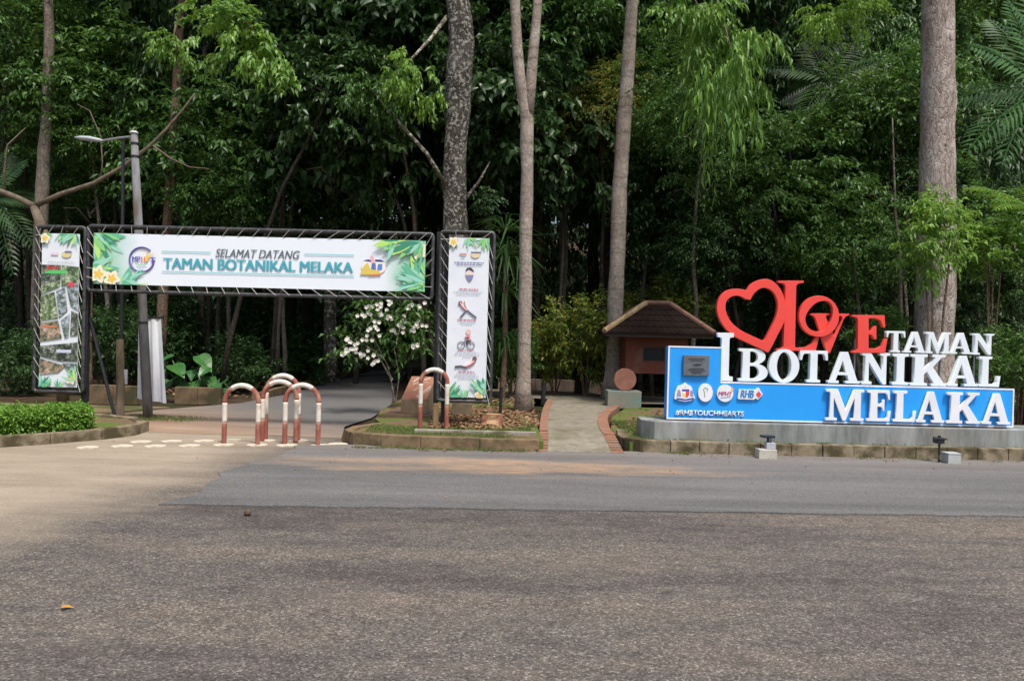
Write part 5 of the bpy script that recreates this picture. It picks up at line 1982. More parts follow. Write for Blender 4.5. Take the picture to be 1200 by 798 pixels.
def slope(e_a, e_b, r_a, r_b, axis):
    for k in range(NC):
        f0, f1 = k / NC, (k + 1) / NC
        a_, b_ = e_a.lerp(r_a, f0), e_b.lerp(r_b, f0)
        c_, d_ = e_b.lerp(r_b, f1), e_a.lerp(r_a, f1)
        nt_ = max(2, int((b_ - a_).length / 0.07))
        top = []
        bot = []
        for i in range(nt_ + 1):
            u = i / nt_
            w_ = 0.010 * math.cos(i * PI)
            p_ = a_.lerp(b_, u) + Vector((0, 0, 0.028 + w_))
            q_ = d_.lerp(c_, u) + Vector((0, 0, 0.002 + w_ * 0.6))
            bot.append(p_)
            top.append(q_)
        for i in range(nt_):
            mb.quad(bot[i], bot[i + 1], top[i + 1], top[i])
            mb.quad(bot[i] - Vector((0, 0, 0.04)), bot[i + 1] - Vector((0, 0, 0.04)), bot[i + 1], bot[i])


E = [Vector((ex0, ey0, ez)), Vector((ex1, ey0, ez)), Vector((ex1, ey1, ez)), Vector((ex0, ey1, ez))]
RA, RB = Vector((rx0, ry, rz)), Vector((rx1, ry, rz))
slope(E[0], E[1], RA, RB, 0)
slope(E[1], E[2], RB, RB + Vector((0, 0.01, 0)), 1)
slope(E[2], E[3], RB, RA, 0)
slope(E[3], E[0], RA + Vector((0, 0.01, 0)), RA, 1)
mb.quad(E[0], E[1], E[2], E[3])
roof = obj('roof', mb, M_tile, kiosk, flip=False)
M_cap = mat('ridge_tile', (0.20, 0.10, 0.07), (0.10, 0.055, 0.04), 6, 0.9, 0.3, 30)
M_capmoss = mat('ridge_tile_moss', (0.36, 0.29, 0.15), (0.20, 0.12, 0.07), 9, 0.9, 0.3, 30)
for a_, b_, m_ in ((E[0], RA, M_capmoss), (E[1], RB, M_cap), (E[2], RB, M_cap), (E[3], RA, M_cap), (RA, RB, M_cap)):
    mb = MB()
    mb.tube([a_ + Vector((0, 0, 0.03)), a_.lerp(b_, 0.5) + Vector((0, 0, 0.03)), b_ + Vector((0, 0, 0.03))], 0.06, 8)
    o = obj('ridge_cap', mb, m_, roof)
    if m_ is M_capmoss:
        o['label'] = 'yellowish mossy ridge cap'
mb = MB()
mb.box(ex0 + 0.03, ex1 - 0.03, ey0 + 0.03, ey0 + 0.055, ez - 0.08, ez - 0.004)
mb.box(ex0 + 0.03, ex0 + 0.055, ey0 + 0.056, ey1 - 0.03, ez - 0.08, ez - 0.004)
mb.box(ex1 - 0.055, ex1 - 0.03, ey0 + 0.056, ey1 - 0.03, ez - 0.08, ez - 0.004)
obj('fascia', mb, mat('fascia_brown', (0.025, 0.016, 0.013), None, 1, 0.7), kiosk)

# plinth with terracotta disc in front of the kiosk
DY = 16.2
mb = MB()
a, b2 = P(712, 474, DY), P(752, 459, DY)
mb.box(a.x, b2.x, DY, DY + 0.5, IZ - 0.05, b2.z)
o = obj('garden_plinth', mb, mat('plinth_verdigris', (0.20, 0.24, 0.21), (0.28, 0.24, 0.18), 5, 0.9, 0.3, 40, c3=(0.15, 0.27, 0.24), s3=2), bevel=0.015, loc=(a.x, DY, IZ))
tag(o, 'low greenish concrete plinth in front of the kiosk, under the terracotta disc', 'plinth')
c_ = P(734, 446.5, DY)
mb = MB()
rd = 13.2 / (FPX / DY)
mb.slab(ell(c_.x, b2.z + rd, rd, rd, 30), DY + 0.16, DY + 0.26)
o = obj('terracotta_disc', mb, mat('disc_terracotta', (0.36, 0.17, 0.12), (0.27, 0.12, 0.085), 8, 0.85, 0.2, 40, c3=(0.2, 0.1, 0.08), s3=6, t3=(0.6, 0.7)), bevel=0.012, loc=(c_.x, DY + 0.2, b2.z))
tag(o, 'round terracotta disc standing upright on the greenish plinth', 'disc')

exec_forest = True
# ------------------------------------------------------------------ trees
TALL = []
for k in range(3):
    me_, cen_ = crown('tall_crown', 100 + k, 5.0, 3.6, 300, 4, 7, 0.9, 0.34, 0.17, droop=0.35, flat=0.6, lobes=8)
    TALL.append(me_)


def meshcopy(me, m):
    """one mesh per leaf material"""
    key = (me.name, m.name)
    if key not in MC:
        c_ = me.copy()
        c_.materials.clear()
        c_.materials.append(m)
        MC[key] = c_
    return MC[key]


MC = {}


def place(parent, me, m, loc, scale=(1, 1, 1), rz=0.0, name='crown'):
    o = bpy.data.objects.new(name, meshcopy(me, m))
    C.objects.link(o)
    o.parent = parent
    o.location = Vector(loc) - rootloc(parent)
    o.scale = scale
    o.rotation_euler = (0, 0, rz)
    return o


def trunkline(pix, Y, base_z, top_z, widths, rng, lean_y=0.0):
    """pixel points from the ground up -> world points and radii; goes on straight up to top_z"""
    pts = [P(x, y, Y) for x, y in pix]
    pts[0].z = base_z
    rad = [w_ / 2 / (FPX / Y) for w_ in widths]
    d = (pts[-1] - pts[0])
    d = d / max(d.z, 0.1)
    last = pts[-1]
    if top_z > last.z:
        n = 3
        for k in range(1, n + 1):
            z = last.z + (top_z - last.z) * k / n
            pts.append(last + Vector((d.x * (z - last.z), 0, z - last.z)))
            rad.append(rad[len(widths) - 1] * (1 - 0.2 * k))
    # fine rings with a slight wobble
    out, ro = [], []
    for k in range(len(pts) - 1):
        m_ = max(2, int((pts[k + 1] - pts[k]).length / 0.45))
        for i in range(m_):
            t = i / m_
            p_ = pts[k].lerp(pts[k + 1], t) + Vector((rng.uniform(-1, 1), rng.uniform(-1, 1), 0)) * rad[k] * 0.07
            out.append(p_)
            ro.append((rad[k] + (rad[k + 1] - rad[k]) * t) * rng.uniform(0.96, 1.05))
    out.append(pts[-1])
    ro.append(rad[-1])
    # root flare
    for k in range(len(out)):
        h_ = out[k].z - out[0].z
        if h_ < 0.8:
            ro[k] *= 1 + 0.6 * (1 - h_ / 0.8) ** 2
    return out, ro


def limbs(mb, top, n, spread, rng, r):
    for k in range(n):
        a_ = rng.uniform(0, 2 * PI)
        d = Vector((math.cos(a_), math.sin(a_), rng.uniform(0.3, 0.9))).normalized() * spread * rng.uniform(0.6, 1)
        s_ = top - Vector((0, 0, rng.uniform(0, 2.5)))
        mb.tube([s_, s_ + d * 0.5 + Vector((0, 0, 0.2)), s_ + d], [r, r * 0.6, r * 0.2], 6)


def tall_tree(pix, Y, widths, m, label, leaf, top=15.0, base=0.0, seed=0, cs=1.0, name='tree', crowns=1, extra=None, back=1.5):
    rng = random.Random(seed)
    pts, rad = trunkline(pix, Y, base - 0.05, top, widths, rng)
    t = thing(name, label, 'tree', (pts[0].x, Y, base))
    mb = MB()
    mb.tube(pts, rad, 14, rough=0.05, rng=rng)
    limbs(mb, pts[-1], 5, 3.0 * cs, rng, rad[-1] * 0.7)
    if extra:
        extra(mb)
    obj('trunk', mb, m, t, smooth=True)
    for k in range(crowns):
        place(t, TALL[(seed + k) % 3], leaf, pts[-1] + Vector((rng.uniform(-1, 1), back + rng.uniform(-1, 1), rng.uniform(0, 1.5))), (cs, cs, cs * 0.9), rng.uniform(0, 6.28))
    return t


T1 = tall_tree([(526, 478), (531, 380), (534, 270), (533, 190), (538, 100), (541, 50), (536, 0)], 17.0, [34, 31, 30, 27, 30, 31, 26], M_trunk_mottled,
               'thick dark tree trunk mottled with pale lichen rising behind the exercise poster', L_mid, 18, IG, 1, 0.7, back=3)


def fork(mb):
    Y = 15.0
    pts = [P(618, 145, Y), P(622, 100, Y), P(625, 60, Y), P(629, 20, Y), P(634, -60, Y), P(640, -260, Y)]
    mb.tube(pts, [0.105, 0.105, 0.095, 0.085, 0.075, 0.05], 12, rough=0.04, rng=random.Random(2))


T2 = tall_tree([(613, 487), (614.5, 400), (616, 300), (618, 200), (617, 140), (609, 90), (606, 50), (603, 0)], 15.0, [16, 16, 15.5, 15, 16, 12, 11.5, 11.5], M_trunk_ringed,
               'slender pinkish trunk forking in two, between the exercise poster and the footpath', L_mid, 19, IG, 2, 0.55, extra=fork, back=4)
T3 = tall_tree([(718, 470), (722, 340), (726, 220), (731, 140), (737, 60), (741, 0)], 18.0, [21, 18, 17.5, 16.5, 15, 13.5], M_trunk_ringed,
               'leaning pinkish grey trunk beside the kiosk roof', L_mid, 18.5, IG, 0, 0.7, back=3)
T4 = tall_tree([(1094, 470), (1095, 380), (1097, 250), (1098, 150), (1099, 60), (1101, 0)], 14.6, [49, 43, 40, 37, 36, 36], M_trunk_pink,
               'massive straight pinkish grey trunk behind the white letters of TAMAN', L_mid, 20, IG - 0.03, 4, 0.7, back=4)
T5 = tall_tree([(44, 470), (47, 300), (49, 220), (55, 130), (58, 50), (57, 0)], 20.0, [18, 16, 15, 12, 11, 10], M_trunk_grey,
               'tall grey brown trunk rising behind the photo collage poster', L_mid, 17, 0, 5, 0.8, back=2)
T6 = tall_tree([(186, 470), (190, 360), (196, 270), (202, 180), (207, 100), (211, 30), (213, 0)], 20.0, [13, 12, 11, 11, 10, 8, 7], M_trunk_brown,
               'slim reddish brown trunk leaning just past the lamp post', L_mid, 17, 0, 6, 0.7, back=2)
tall_tree([(80, 460), (81, 250), (83, 180), (85, 100), (86, 30)], 26.0, [9, 9, 8, 8, 7], M_trunk_pale, 'thin pale speckled trunk between the collage poster and the lamp head', L_dark, 14, 0, 7)
tall_tree([(386, 446), (388, 330), (390, 230), (391, 100), (392, 0)], 24.5, [17, 14, 12, 11, 10], M_trunk_pale, 'pale lichen spotted trunk at the mossy kerb of the lane', L_dark, 14, 0, 8)
tall_tree([(236, 455), (237, 330), (238, 230), (240, 120)], 22.5, [9, 8, 7, 7], M_trunk_brown, 'thin brown trunk directly behind the big taro leaves', L_dark, 12, 0, 9)
tall_tree([(657, 455), (658, 360), (658, 250), (660, 150), (662, 60)], 26.0, [6, 6, 6, 5, 5], M_trunk_grey, 'very thin grey trunk between the forked tree and the leaning trunk', L_dark, 13, 0, 10)
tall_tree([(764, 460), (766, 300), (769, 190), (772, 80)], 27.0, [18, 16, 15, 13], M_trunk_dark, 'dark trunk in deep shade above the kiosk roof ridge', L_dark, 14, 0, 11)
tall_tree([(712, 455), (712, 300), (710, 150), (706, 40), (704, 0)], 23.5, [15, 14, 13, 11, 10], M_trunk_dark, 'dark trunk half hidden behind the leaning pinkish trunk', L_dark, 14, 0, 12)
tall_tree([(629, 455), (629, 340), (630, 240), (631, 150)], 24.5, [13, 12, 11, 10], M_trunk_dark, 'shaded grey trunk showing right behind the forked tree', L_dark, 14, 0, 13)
tall_tree([(103, 465), (104, 380), (106, 300)], 17.6, [9, 8, 6], M_trunk_brown, 'short brown dead trunk beside the slanted brace of the collage poster', L_dark, 0, 0, 14, 0.05, crowns=0)
tall_tree([(1056, 470), (1056, 380), (1054, 300), (1049, 250)], 17.5, [5, 4.5, 4, 3], M_trunk_grey, 'thin grey sapling stem beside the massive trunk, above the red E', L_mid, 6.5, IG, 15, 0.35)
tall_tree([(914, 460), (915, 300), (917, 220), (920, 100)], 24.0, [6, 5, 5, 4], M_trunk_grey, 'thin pale trunk in the shade above the red letter L', L_dark, 12, 0, 16)
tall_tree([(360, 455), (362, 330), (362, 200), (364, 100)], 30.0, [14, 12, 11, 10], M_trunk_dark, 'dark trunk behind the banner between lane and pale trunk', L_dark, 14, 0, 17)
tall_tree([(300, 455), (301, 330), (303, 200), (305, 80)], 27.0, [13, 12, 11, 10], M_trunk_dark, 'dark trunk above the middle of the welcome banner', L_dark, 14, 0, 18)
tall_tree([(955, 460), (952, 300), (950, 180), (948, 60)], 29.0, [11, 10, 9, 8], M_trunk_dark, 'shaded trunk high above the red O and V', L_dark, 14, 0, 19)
tall_tree([(178, 455), (178, 330), (178, 200), (180, 120)], 29.0, [6, 6, 5, 5], M_trunk_brown, 'thin yellowish brown trunk between the lamp post and the slim reddish trunk', L_dark, 12, 0, 20)

# ------------------------------------------------------------------ understorey
U_small, _ = crown('small_leaf_crown', 11, 2.3, 2.0, 250, 5, 9, 0.55, 0.125, 0.058, droop=0.25, flat=0.35, lobes=9)
U_small2, _ = crown('small_leaf_crown_b', 12, 2.3, 2.2, 170, 5, 8, 0.62, 0.20, 0.085, droop=0.35, flat=0.35, lobes=10)
U_broad, _ = crown('broad_leaf_crown', 13, 2.0, 1.9, 120, 4, 7, 0.55, 0.30, 0.16, droop=0.45, flat=0.5, lobes=8)
U_lance, _ = crown('drooping_leaf_crown', 14, 2.2, 2.0, 200, 5, 9, 0.60, 0.20, 0.055, droop=0.95, flat=0.4, lobes=9)
U_hang, _ = crown('hanging_leaf_spray', 15, 1.0, 1.0, 40, 5, 10, 0.45, 0.19, 0.055, droop=1.05, flat=0.4, lobes=6)
U_hang2, _ = crown('hanging_leaf_spray_b', 16, 1.0, 0.8, 26, 5, 9, 0.42, 0.20, 0.075, droop=0.8, flat=0.4, lobes=5)
U_fresh, _ = crown('fresh_leaf_crown', 18, 1.0, 1.0, 70, 5, 8, 0.38, 0.17, 0.065, droop=0.2, flat=0.5, lobes=7)
U_shrub, _ = crown('shrub_crown', 17, 0.85, 0.9, 110, 5, 9, 0.30, 0.11, 0.045, droop=0.1, flat=0.8, lobes=7)


def under_tree(px, py, Y, s, me, leaf, label, seed, base_px=None, sz=None, bark_=None, group=None, r=0.07):
    rng = random.Random(seed)
    c_ = P(px, py, Y)
    bpx = base_px if base_px else px + rng.uniform(-30, 30)
    bx = P(bpx, 460, Y).x
    l_ = float(np.interp(Y, [q[1] for q in left], [q[0] for q in left])) - 0.6
    r_ = float(np.interp(Y, [q[1] for q in right], [q[0] for q in right])) + 0.6
    if l_ < bx < r_:                                  # keep the lane free
        bx = l_ - (bx - l_) * 0.3 if bx - l_ < r_ - bx else r_ + (r_ - bx) * 0.3
    t = thing('understorey_tree', label, 'tree', (bx, Y, 0), group)
    pts = []
    n = 6
    for k in range(n + 1):
        f_ = k / n
        pts.append(Vector((bx + (c_.x - bx) * f_ ** 1.5 + rng.uniform(-0.06, 0.06), Y + rng.uniform(-0.06, 0.06), c_.z * f_ - 0.05)))
    mb = MB()
    mb.tube(pts, [r * (1 - 0.6 * k / n) for k in range(n + 1)], 8)
    limbs(mb, pts[-1], 7, 1.6 * s, rng, r * 0.4)
    obj('trunk', mb, bark_ or (M_trunk_grey if seed % 2 and seed < 300 else M_trunk_dark), t, smooth=True)
    place(t, me, leaf, c_, (s, s, sz or s), rng.uniform(0, 6.28))
    return t


UT = [
    (15, 70, 21, 1.0, U_small, L_mid, 'small-leaved green tree filling the corner above the collage poster'),
    (60, 190, 23, 1.0, U_small, L_mid, 'leafy green tree behind the bare curved branch'),
    (125, 90, 22, 1.0, U_small2, L_mid, 'small-leaved green tree just above the lamp head'),
    (150, 10, 24, 1.1, U_small, L_mid, 'leafy green tree high between the grey trunk and the reddish trunk'),
    (250, 160, 21.5, 1.05, U_small2, L_mid, 'bushy green tree above the words SELAMAT DATANG, beside the reddish trunk'),
    (270, 40, 22, 1.0, U_lance, L_dark, 'dark drooping-leaved tree behind the bright hanging spray'),
    (345, 110, 20, 0.95, U_broad, L_gloss, 'dark glossy big-leaved tree over the middle of the banner'),
    (370, 10, 21, 1.0, U_broad, L_gloss, 'dark big-leaved tree highest over the banner'),
    (430, 140, 19.5, 0.85, U_broad, L_gloss, 'glossy broad-leaved tree beside the lichen-mottled trunk, over the banner end'),
    (450, 30, 21, 0.9, U_broad, L_dark, 'broad-leaved dark tree behind the pale hanging leaves of the mottled trunk'),
    (575, 120, 20, 0.9, U_broad, L_gloss, 'dark big-leaved tree between the mottled trunk and the forked trunk'),
    (570, 20, 22, 0.9, U_broad, L_dark, 'shaded broad-leaved tree high between mottled trunk and forked trunk'),
    (665, 150, 21, 0.9, U_broad, L_dark, 'dark leafy tree between the forked trunk and the leaning trunk'),
    (675, 40, 22, 1.0, U_small2, L_mid, 'fine-leaved tree high between the forked trunk and the leaning trunk'),
    (705, 120, 20.5, 0.55, U_small, L_yellow, 'yellowish fine-leaved tree just behind the leaning trunk'),
    (775, 135, 22, 0.9, U_small, L_mid, 'mid green tree above the kiosk, beside the leaning trunk'),
    (800, 30, 23, 1.0, U_lance, L_mid, 'drooping-leaved green tree behind the bright hanging foliage'),
    (845, 210, 22, 1.0, U_small2, L_dark, 'dark green tree above the red heart'),
    (900, 130, 24, 1.1, U_small, L_mid, 'leafy green tree beside the bright hanging foliage, above the heart'),
    (920, 20, 22, 1.0, U_lance, L_mid, 'drooping green tree at the very top above the red L'),
    (955, 230, 21, 1.0, U_small2, L_mid, 'dense small-leaved tree above the red O and V'),
    (1010, 110, 23, 1.1, U_lance, L_mid, 'drooping-leaved tree beside the massive trunk, above the red E'),
    (1025, 225, 20.5, 0.9, U_small, L_mid, 'dense green bushy tree just beside the massive trunk, above the red E'),
    (1150, 180, 20, 0.9, U_lance, L_dark, 'dark drooping tree behind the palm, past the massive trunk'),
    (1185, 290, 19, 0.8, U_small, L_mid, 'leafy tree at the edge past the massive trunk, above the sign end'),
    (1050, 20, 24, 1.0, U_small2, L_mid, 'small-leaved tree high beside the massive trunk top'),
    (1170, 20, 24, 1.1, U_small2, L_mid, 'small-leaved tree behind the palm crown in the corner'),
    (870, 310, 22, 0.8, U_small, L_dark, 'dark low leafy tree right behind the red heart'),
    (970, 330, 20.5, 0.7, U_small2, L_dark, 'dark low leafy tree right behind the red V and E'),
    (1150, 360, 18.5, 0.6, U_small, L_dark, 'low dark bushy tree behind the end of TAMAN'),
    (20, 30, 21.5, 0.8, U_small2, L_mid, 'near leafy tree hanging over the bare branch, in the corner of the wood'),
    (105, 150, 21.2, 0.7, U_small, L_mid, 'leafy tree right behind the lamp head and bare branch'),
    (265, 215, 20.6, 0.7, U_small, L_mid, 'low fine-leaved tree just above the word SELAMAT'),
    (330, 205, 21, 0.8, U_small2, L_dark, 'dark fine-leaved tree just above the word BOTANIKAL on the banner'),
    (395, 95, 18, 0.6, U_broad, L_gloss, 'near glossy big-leaved tree between banner end and mottled trunk'),
    (820, 130, 19, 0.75, U_small, L_mid, 'mid green tree right behind the bright hanging foliage, above the kiosk'),
    (905, 215, 19, 0.75, U_small2, L_mid, 'dense green tree straight above the red L'),
    (1000, 285, 18.5, 0.65, U_small, L_mid, 'low green tree straight above the red E'),
    (1050, 130, 19.5, 0.7, U_small2, L_mid, 'green tree touching the side of the massive trunk halfway up'),
    (785, 240, 21.5, 0.8, U_small2, L_dark, 'dark fine-leaved tree between kiosk roof and bright hanging foliage'),
    (850, 275, 19.0, 0.6, U_small, L_dark, 'low dark tree above the left lobe of the heart'),
    (455, 170, 29, 1.5, U_small2, L_dark, 'dark tree arching over the far end of the lane, above the banner end'),
    (500, 215, 31, 1.5, U_small, L_dark, 'dark tree closing the lane, seen just beside the mottled trunk'),
    (470, 90, 27, 1.4, U_broad, L_dark, 'shaded broad-leaved tree over the lane, behind the pale hanging leaves'),
    (1140, 250, 18.5, 0.6, U_small2, L_mid, 'green tree between massive trunk and low bright palm'),
]
for k, (px, py, Y, s, me_, lf, lab) in enumerate(UT):
    under_tree(px, py, Y, s, me_, lf, lab, 200 + k)

# deeper trees, alike; leaf and bark colours darkened to stand for shade
rng = random.Random(77)
first = None
k = 0
for Y in (28, 32, 36.5):
    n = int(1400 / 150)
    for i in range(n):
        px = -80 + 1360 * (i + 0.5) / n + rng.uniform(-45, 45)
        py = rng.choice([10, 80, 150, 215])
        if 400 < px < 500 and Y > 26:
            py = min(py, 120)
        k += 1
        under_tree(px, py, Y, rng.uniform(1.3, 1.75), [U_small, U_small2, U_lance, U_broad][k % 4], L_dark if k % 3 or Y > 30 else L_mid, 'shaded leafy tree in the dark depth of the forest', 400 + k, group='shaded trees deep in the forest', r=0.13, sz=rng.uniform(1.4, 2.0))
# tall trees whose crowns close the roof of the forest
rng = random.Random(5)
for k in range(13):
    Y = rng.uniform(28, 44)
    px = -150 + 1500 * ((k * 0.618) % 1.0)
    if 385 < px < 500:
        px += 130
    w_ = rng.uniform(8, 13)
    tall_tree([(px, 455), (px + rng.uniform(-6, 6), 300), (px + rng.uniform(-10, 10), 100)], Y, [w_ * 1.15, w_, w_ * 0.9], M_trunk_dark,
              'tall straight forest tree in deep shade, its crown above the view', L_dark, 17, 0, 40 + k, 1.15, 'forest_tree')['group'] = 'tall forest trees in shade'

# the far wood: one mass behind everything
rs = np.random.default_rng(9)
n = 7000
xs_ = rs.uniform(-62, 62, n)
ys_ = rs.uniform(44, 66, n)
zs_ = rs.uniform(0, 1, n) ** 1.5 * 26 + 0.3 + np.clip(ys_ - 44, 0, 99) * 0.12
keep_ = ~((zs_ > 15) & (((xs_ < -22) & (rs.uniform(size=n) < 0.85)) | ((xs_ > 7) & (xs_ < 16) & (rs.uniform(size=n) < 0.7))))
cen = np.stack([xs_, ys_, zs_], axis=1)[keep_]
v, f_ = spray(rs, cen, 4, 8, 1.3, 0.50, 0.26, 0.4, 0.5)
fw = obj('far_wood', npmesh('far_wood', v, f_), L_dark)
tag(fw, 'dark mass of distant foliage closing the forest behind all the trees', 'wood', kind='stuff')

# undergrowth on the forest floor
n = 3200
ux, uy = rs.uniform(-30, 36, n), rs.uniform(24, 43, n)
ok = (ux < -0.16 * uy - 2.2 + 0.5) | (ux > -0.105 * uy + 1.0)
cen = np.stack([ux, uy, rs.uniform(0.05, 1.0, n) * (0.8 + (uy - 24) * 0.17)], axis=1)[ok]
v, f_ = spray(rs, cen, 5, 7, 0.6, 0.24, 0.10, 0.3, 0.8)
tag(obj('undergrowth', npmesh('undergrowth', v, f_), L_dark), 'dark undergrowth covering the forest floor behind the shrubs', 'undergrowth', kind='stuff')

# hanging bright sprays that belong to trees already standing
def hang(tree, px, py, Y, me, leaf, sc, limb_px, m, seed):
    rng = random.Random(seed)
    mb = MB()
    pts = [P(x, y, Y_) for x, y, Y_ in limb_px]
    n_ = len(pts)
    mb.tube(pts, [0.05 * (1 - 0.75 * i / (n_ - 1)) for i in range(n_)], 7)
    limb = obj('limb', mb, m, tree, smooth=True)
    o = bpy.data.objects.new('leaf_spray', meshcopy(me, leaf))
    C.objects.link(o)
    o.parent = limb
    o.location = P(px, py, Y) - rootloc(tree)
    o.scale = sc
    o.rotation_euler = (0, 0, rng.uniform(0, 6.28))
    return limb


hang(T6, 295, 45, 16.5, U_hang2, L_bright, (1.0, 0.7, 0.85), [(213, -20, 19.9), (240, -30, 18.5), (275, 10, 17), (300, 40, 16.5)], M_trunk_brown, 1)
hang(T6, 255, 3, 16.5, U_hang2, L_bright, (0.9, 0.7, 0.4), [(213, -40, 19.9), (240, -40, 18.5), (255, -10, 16.5)], M_trunk_brown, 2)
hang(T6, 203, 50, 18.5, U_hang2, L_bright, (0.5, 0.5, 0.5), [(210, 30, 20), (206, 30, 19.2), (203, 45, 18.5)], M_trunk_brown, 3)
hang(T3, 858, 85, 15.0, U_hang, L_bright, (1.05, 0.8, 1.35), [(742, -60, 18), (790, -70, 16.5), (835, -20, 15.2), (860, 70, 15)], M_trunk_pink, 4)
hang(T3, 820, 20, 15.5, U_hang, L_bright, (1.1, 0.7, 0.7), [(742, -80, 18), (780, -60, 16.5), (820, 10, 15.5)], M_trunk_ringed, 5)
hang(T4, 985, 10, 15.5, U_hang, L_bright, (0.9, 0.6, 0.45), [(1095, -60, 14.7), (1040, -50, 15), (985, 0, 15.5)], M_trunk_pink, 6)
hang(T1, 485, 85, 16.0, U_hang2, L_bright, (0.75, 0.6, 0.7), [(527, 225, 16.9), (500, 180, 16.5), (455, 130, 16.3), (440, 110, 16.2), (470, 90, 16)], M_trunk_pale, 7)
hang(T1, 440, 105, 16.2, U_hang2, L_mid, (0.8, 0.6, 0.6), [(524, 20, 17), (505, 45, 16.5), (480, 72, 16.2), (450, 95, 16.2)], M_trunk_pale, 8)
hang(T1, 570, 230, 17.5, U_hang2, L_dark, (0.4, 0.4, 0.3), [(540, 240, 17), (560, 215, 17.3), (574, 190, 17.5)], M_trunk_mottled, 9)

# bare leaning branch on the hedge side
BY = 14.6
bare = thing('bare_tree', 'bare leaning tree with one long curved branch reaching past the lamp post', 'tree', (P(60, 470, BY).x, BY, 0))
mb = MB()
mb.tube([(P(75, 470, BY).x, BY, -0.05), P(66, 340, BY), P(55, 285, BY), P(40, 242, BY)], [0.11, 0.10, 0.09, 0.075], 10)
mb.tube([P(40, 242, BY), P(20, 232, BY), P(0, 224, BY), P(-40, 212, BY), P(-120, 150, BY)], [0.06, 0.055, 0.05, 0.04, 0.03], 9)
mb.tube([P(40, 242, BY), P(70, 228, BY), P(110, 215, BY), P(145, 195, BY), P(175, 172, BY), P(195, 152, BY), P(215, 128, BY), P(228, 110, BY)], [0.05, 0.045, 0.040, 0.038, 0.034, 0.028, 0.02, 0.010], 9)
mb.tube([P(178, 170, BY), P(200, 186, BY), P(222, 196, BY), P(245, 198, BY)], [0.02, 0.018, 0.012, 0.006], 6)
mb.tube([P(6, 226, BY), P(5, 200, BY), P(9, 170, BY), P(30, 150, BY)], [0.022, 0.02, 0.016, 0.008], 6)
mb.tube([P(118, 212, BY), P(120, 190, BY), P(118, 160, BY), P(105, 130, BY), P(90, 122, BY)], [0.014, 0.012, 0.012, 0.010, 0.006], 6)
obj('trunk', mb, mat('bark_bare', (0.17, 0.135, 0.10), (0.09, 0.072, 0.055), 9, 0.9, 0.4, 30, spec=0.1), bare, smooth=True)

# ------------------------------------------------------------------ shrubs, palms and low plants
def shrub(px, py, Y, s, leaf, label, seed, me=U_shrub, base=IG, sz=None, cat='shrub', name='shrub'):
    rng = random.Random(seed)
    c_ = P(px, py, Y)
    t = thing(name, label, cat, (c_.x, Y, base))
    mb = MB()
    for k in range(5):
        a_ = rng.uniform(0, 6.28)
        r_ = rng.uniform(0.1, 0.6) * s
        mb.tube([(c_.x + 0.04 * math.cos(a_), Y + 0.04 * math.sin(a_), base - 0.03), (c_.x + r_ * 0.5 * math.cos(a_), Y + r_ * .5 * math.sin(a_), base + (c_.z - base) * 0.6), (c_.x + r_ * math.cos(a_), Y + r_ * math.sin(a_), c_.z + 0.3 * s)], [0.022, 0.016, 0.006], 6)
    obj('stem', mb, M_trunk_brown, t)
    place(t, me, leaf, c_, (s, s, sz or s), rng.uniform(0, 6.28), 'foliage')
    return t


shrub(688, 395, 18.6, 0.95, L_yellow, 'tall yellowish green shrub between the low wall and the leaning trunk', 1, sz=1.1)
shrub(650, 410, 18.9, 0.8, L_yellow, 'yellow tinged shrub between the forked trunk and the taller yellowish shrub', 2)
shrub(600, 420, 18.4, 0.75, L_mid, 'green shrub hidden behind the foot of the forked trunk', 3)
shrub(800, 360, 19.6, 0.9, L_yellow, 'yellowish leafy shrub showing behind the kiosk roof', 4)
shrub(740, 372, 20.5, 0.75, L_yellow, 'small yellowish shrub between leaning trunk and kiosk roof', 5)
shrub(1100, 285, 13.7, 0.55, L_bright, 'fresh green leafy shrub hugging the middle of the massive trunk', 6, me=U_fresh, sz=0.85)
shrub(1165, 290, 14.6, 0.65, L_bright, 'bright green shrub beside the massive trunk, above the sign end', 7, me=U_fresh, sz=0.55)
shrub(1195, 430, 14.2, 0.8, L_mid, 'green shrub just past the end of the blue sign', 8)
shrub(1030, 390, 15.0, 0.55, L_mid, 'small green shrub poking through beside the red E', 9)
shrub(800, 475, 16.6, 0.35, L_dark, 'low dark shrub under the kiosk wall', 10)
shrub(120, 400, 18.5, 0.9, L_dark, 'dark shrub behind the wooden stake', 11)
shrub(15, 430, 17.5, 0.9, L_dark, 'dark shrub in the shade beside the collage poster', 12)
shrub(280, 430, 19.5, 0.9, L_dark, 'dark shrub beside the taro leaves, behind the arch barriers', 13)
shrub(340, 425, 22, 0.9, L_dark, 'dark shrub by the lane in front of the pale trunk', 14)
shrub(165, 395, 20.5, 1.1, L_dark, 'dark leafy shrub in the shade behind the hanging white cloth', 16)
shrub(215, 385, 22, 1.2, L_dark, 'dark leafy shrub in the shade behind the big taro leaves', 17)
shrub(310, 390, 23.5, 1.3, L_dark, 'tall dark shrub below the middle of the banner', 18)
shrub(75, 400, 20, 1.1, L_dark, 'dark leafy shrub behind the collage poster post', 19)
shrub(555, 400, 22, 1.3, L_dark, 'tall dark shrub hidden behind the exercise poster', 20)
shrub(480, 400, 24, 1.2, L_dark, 'dark shrub beside the lane behind the flowering bush', 15)

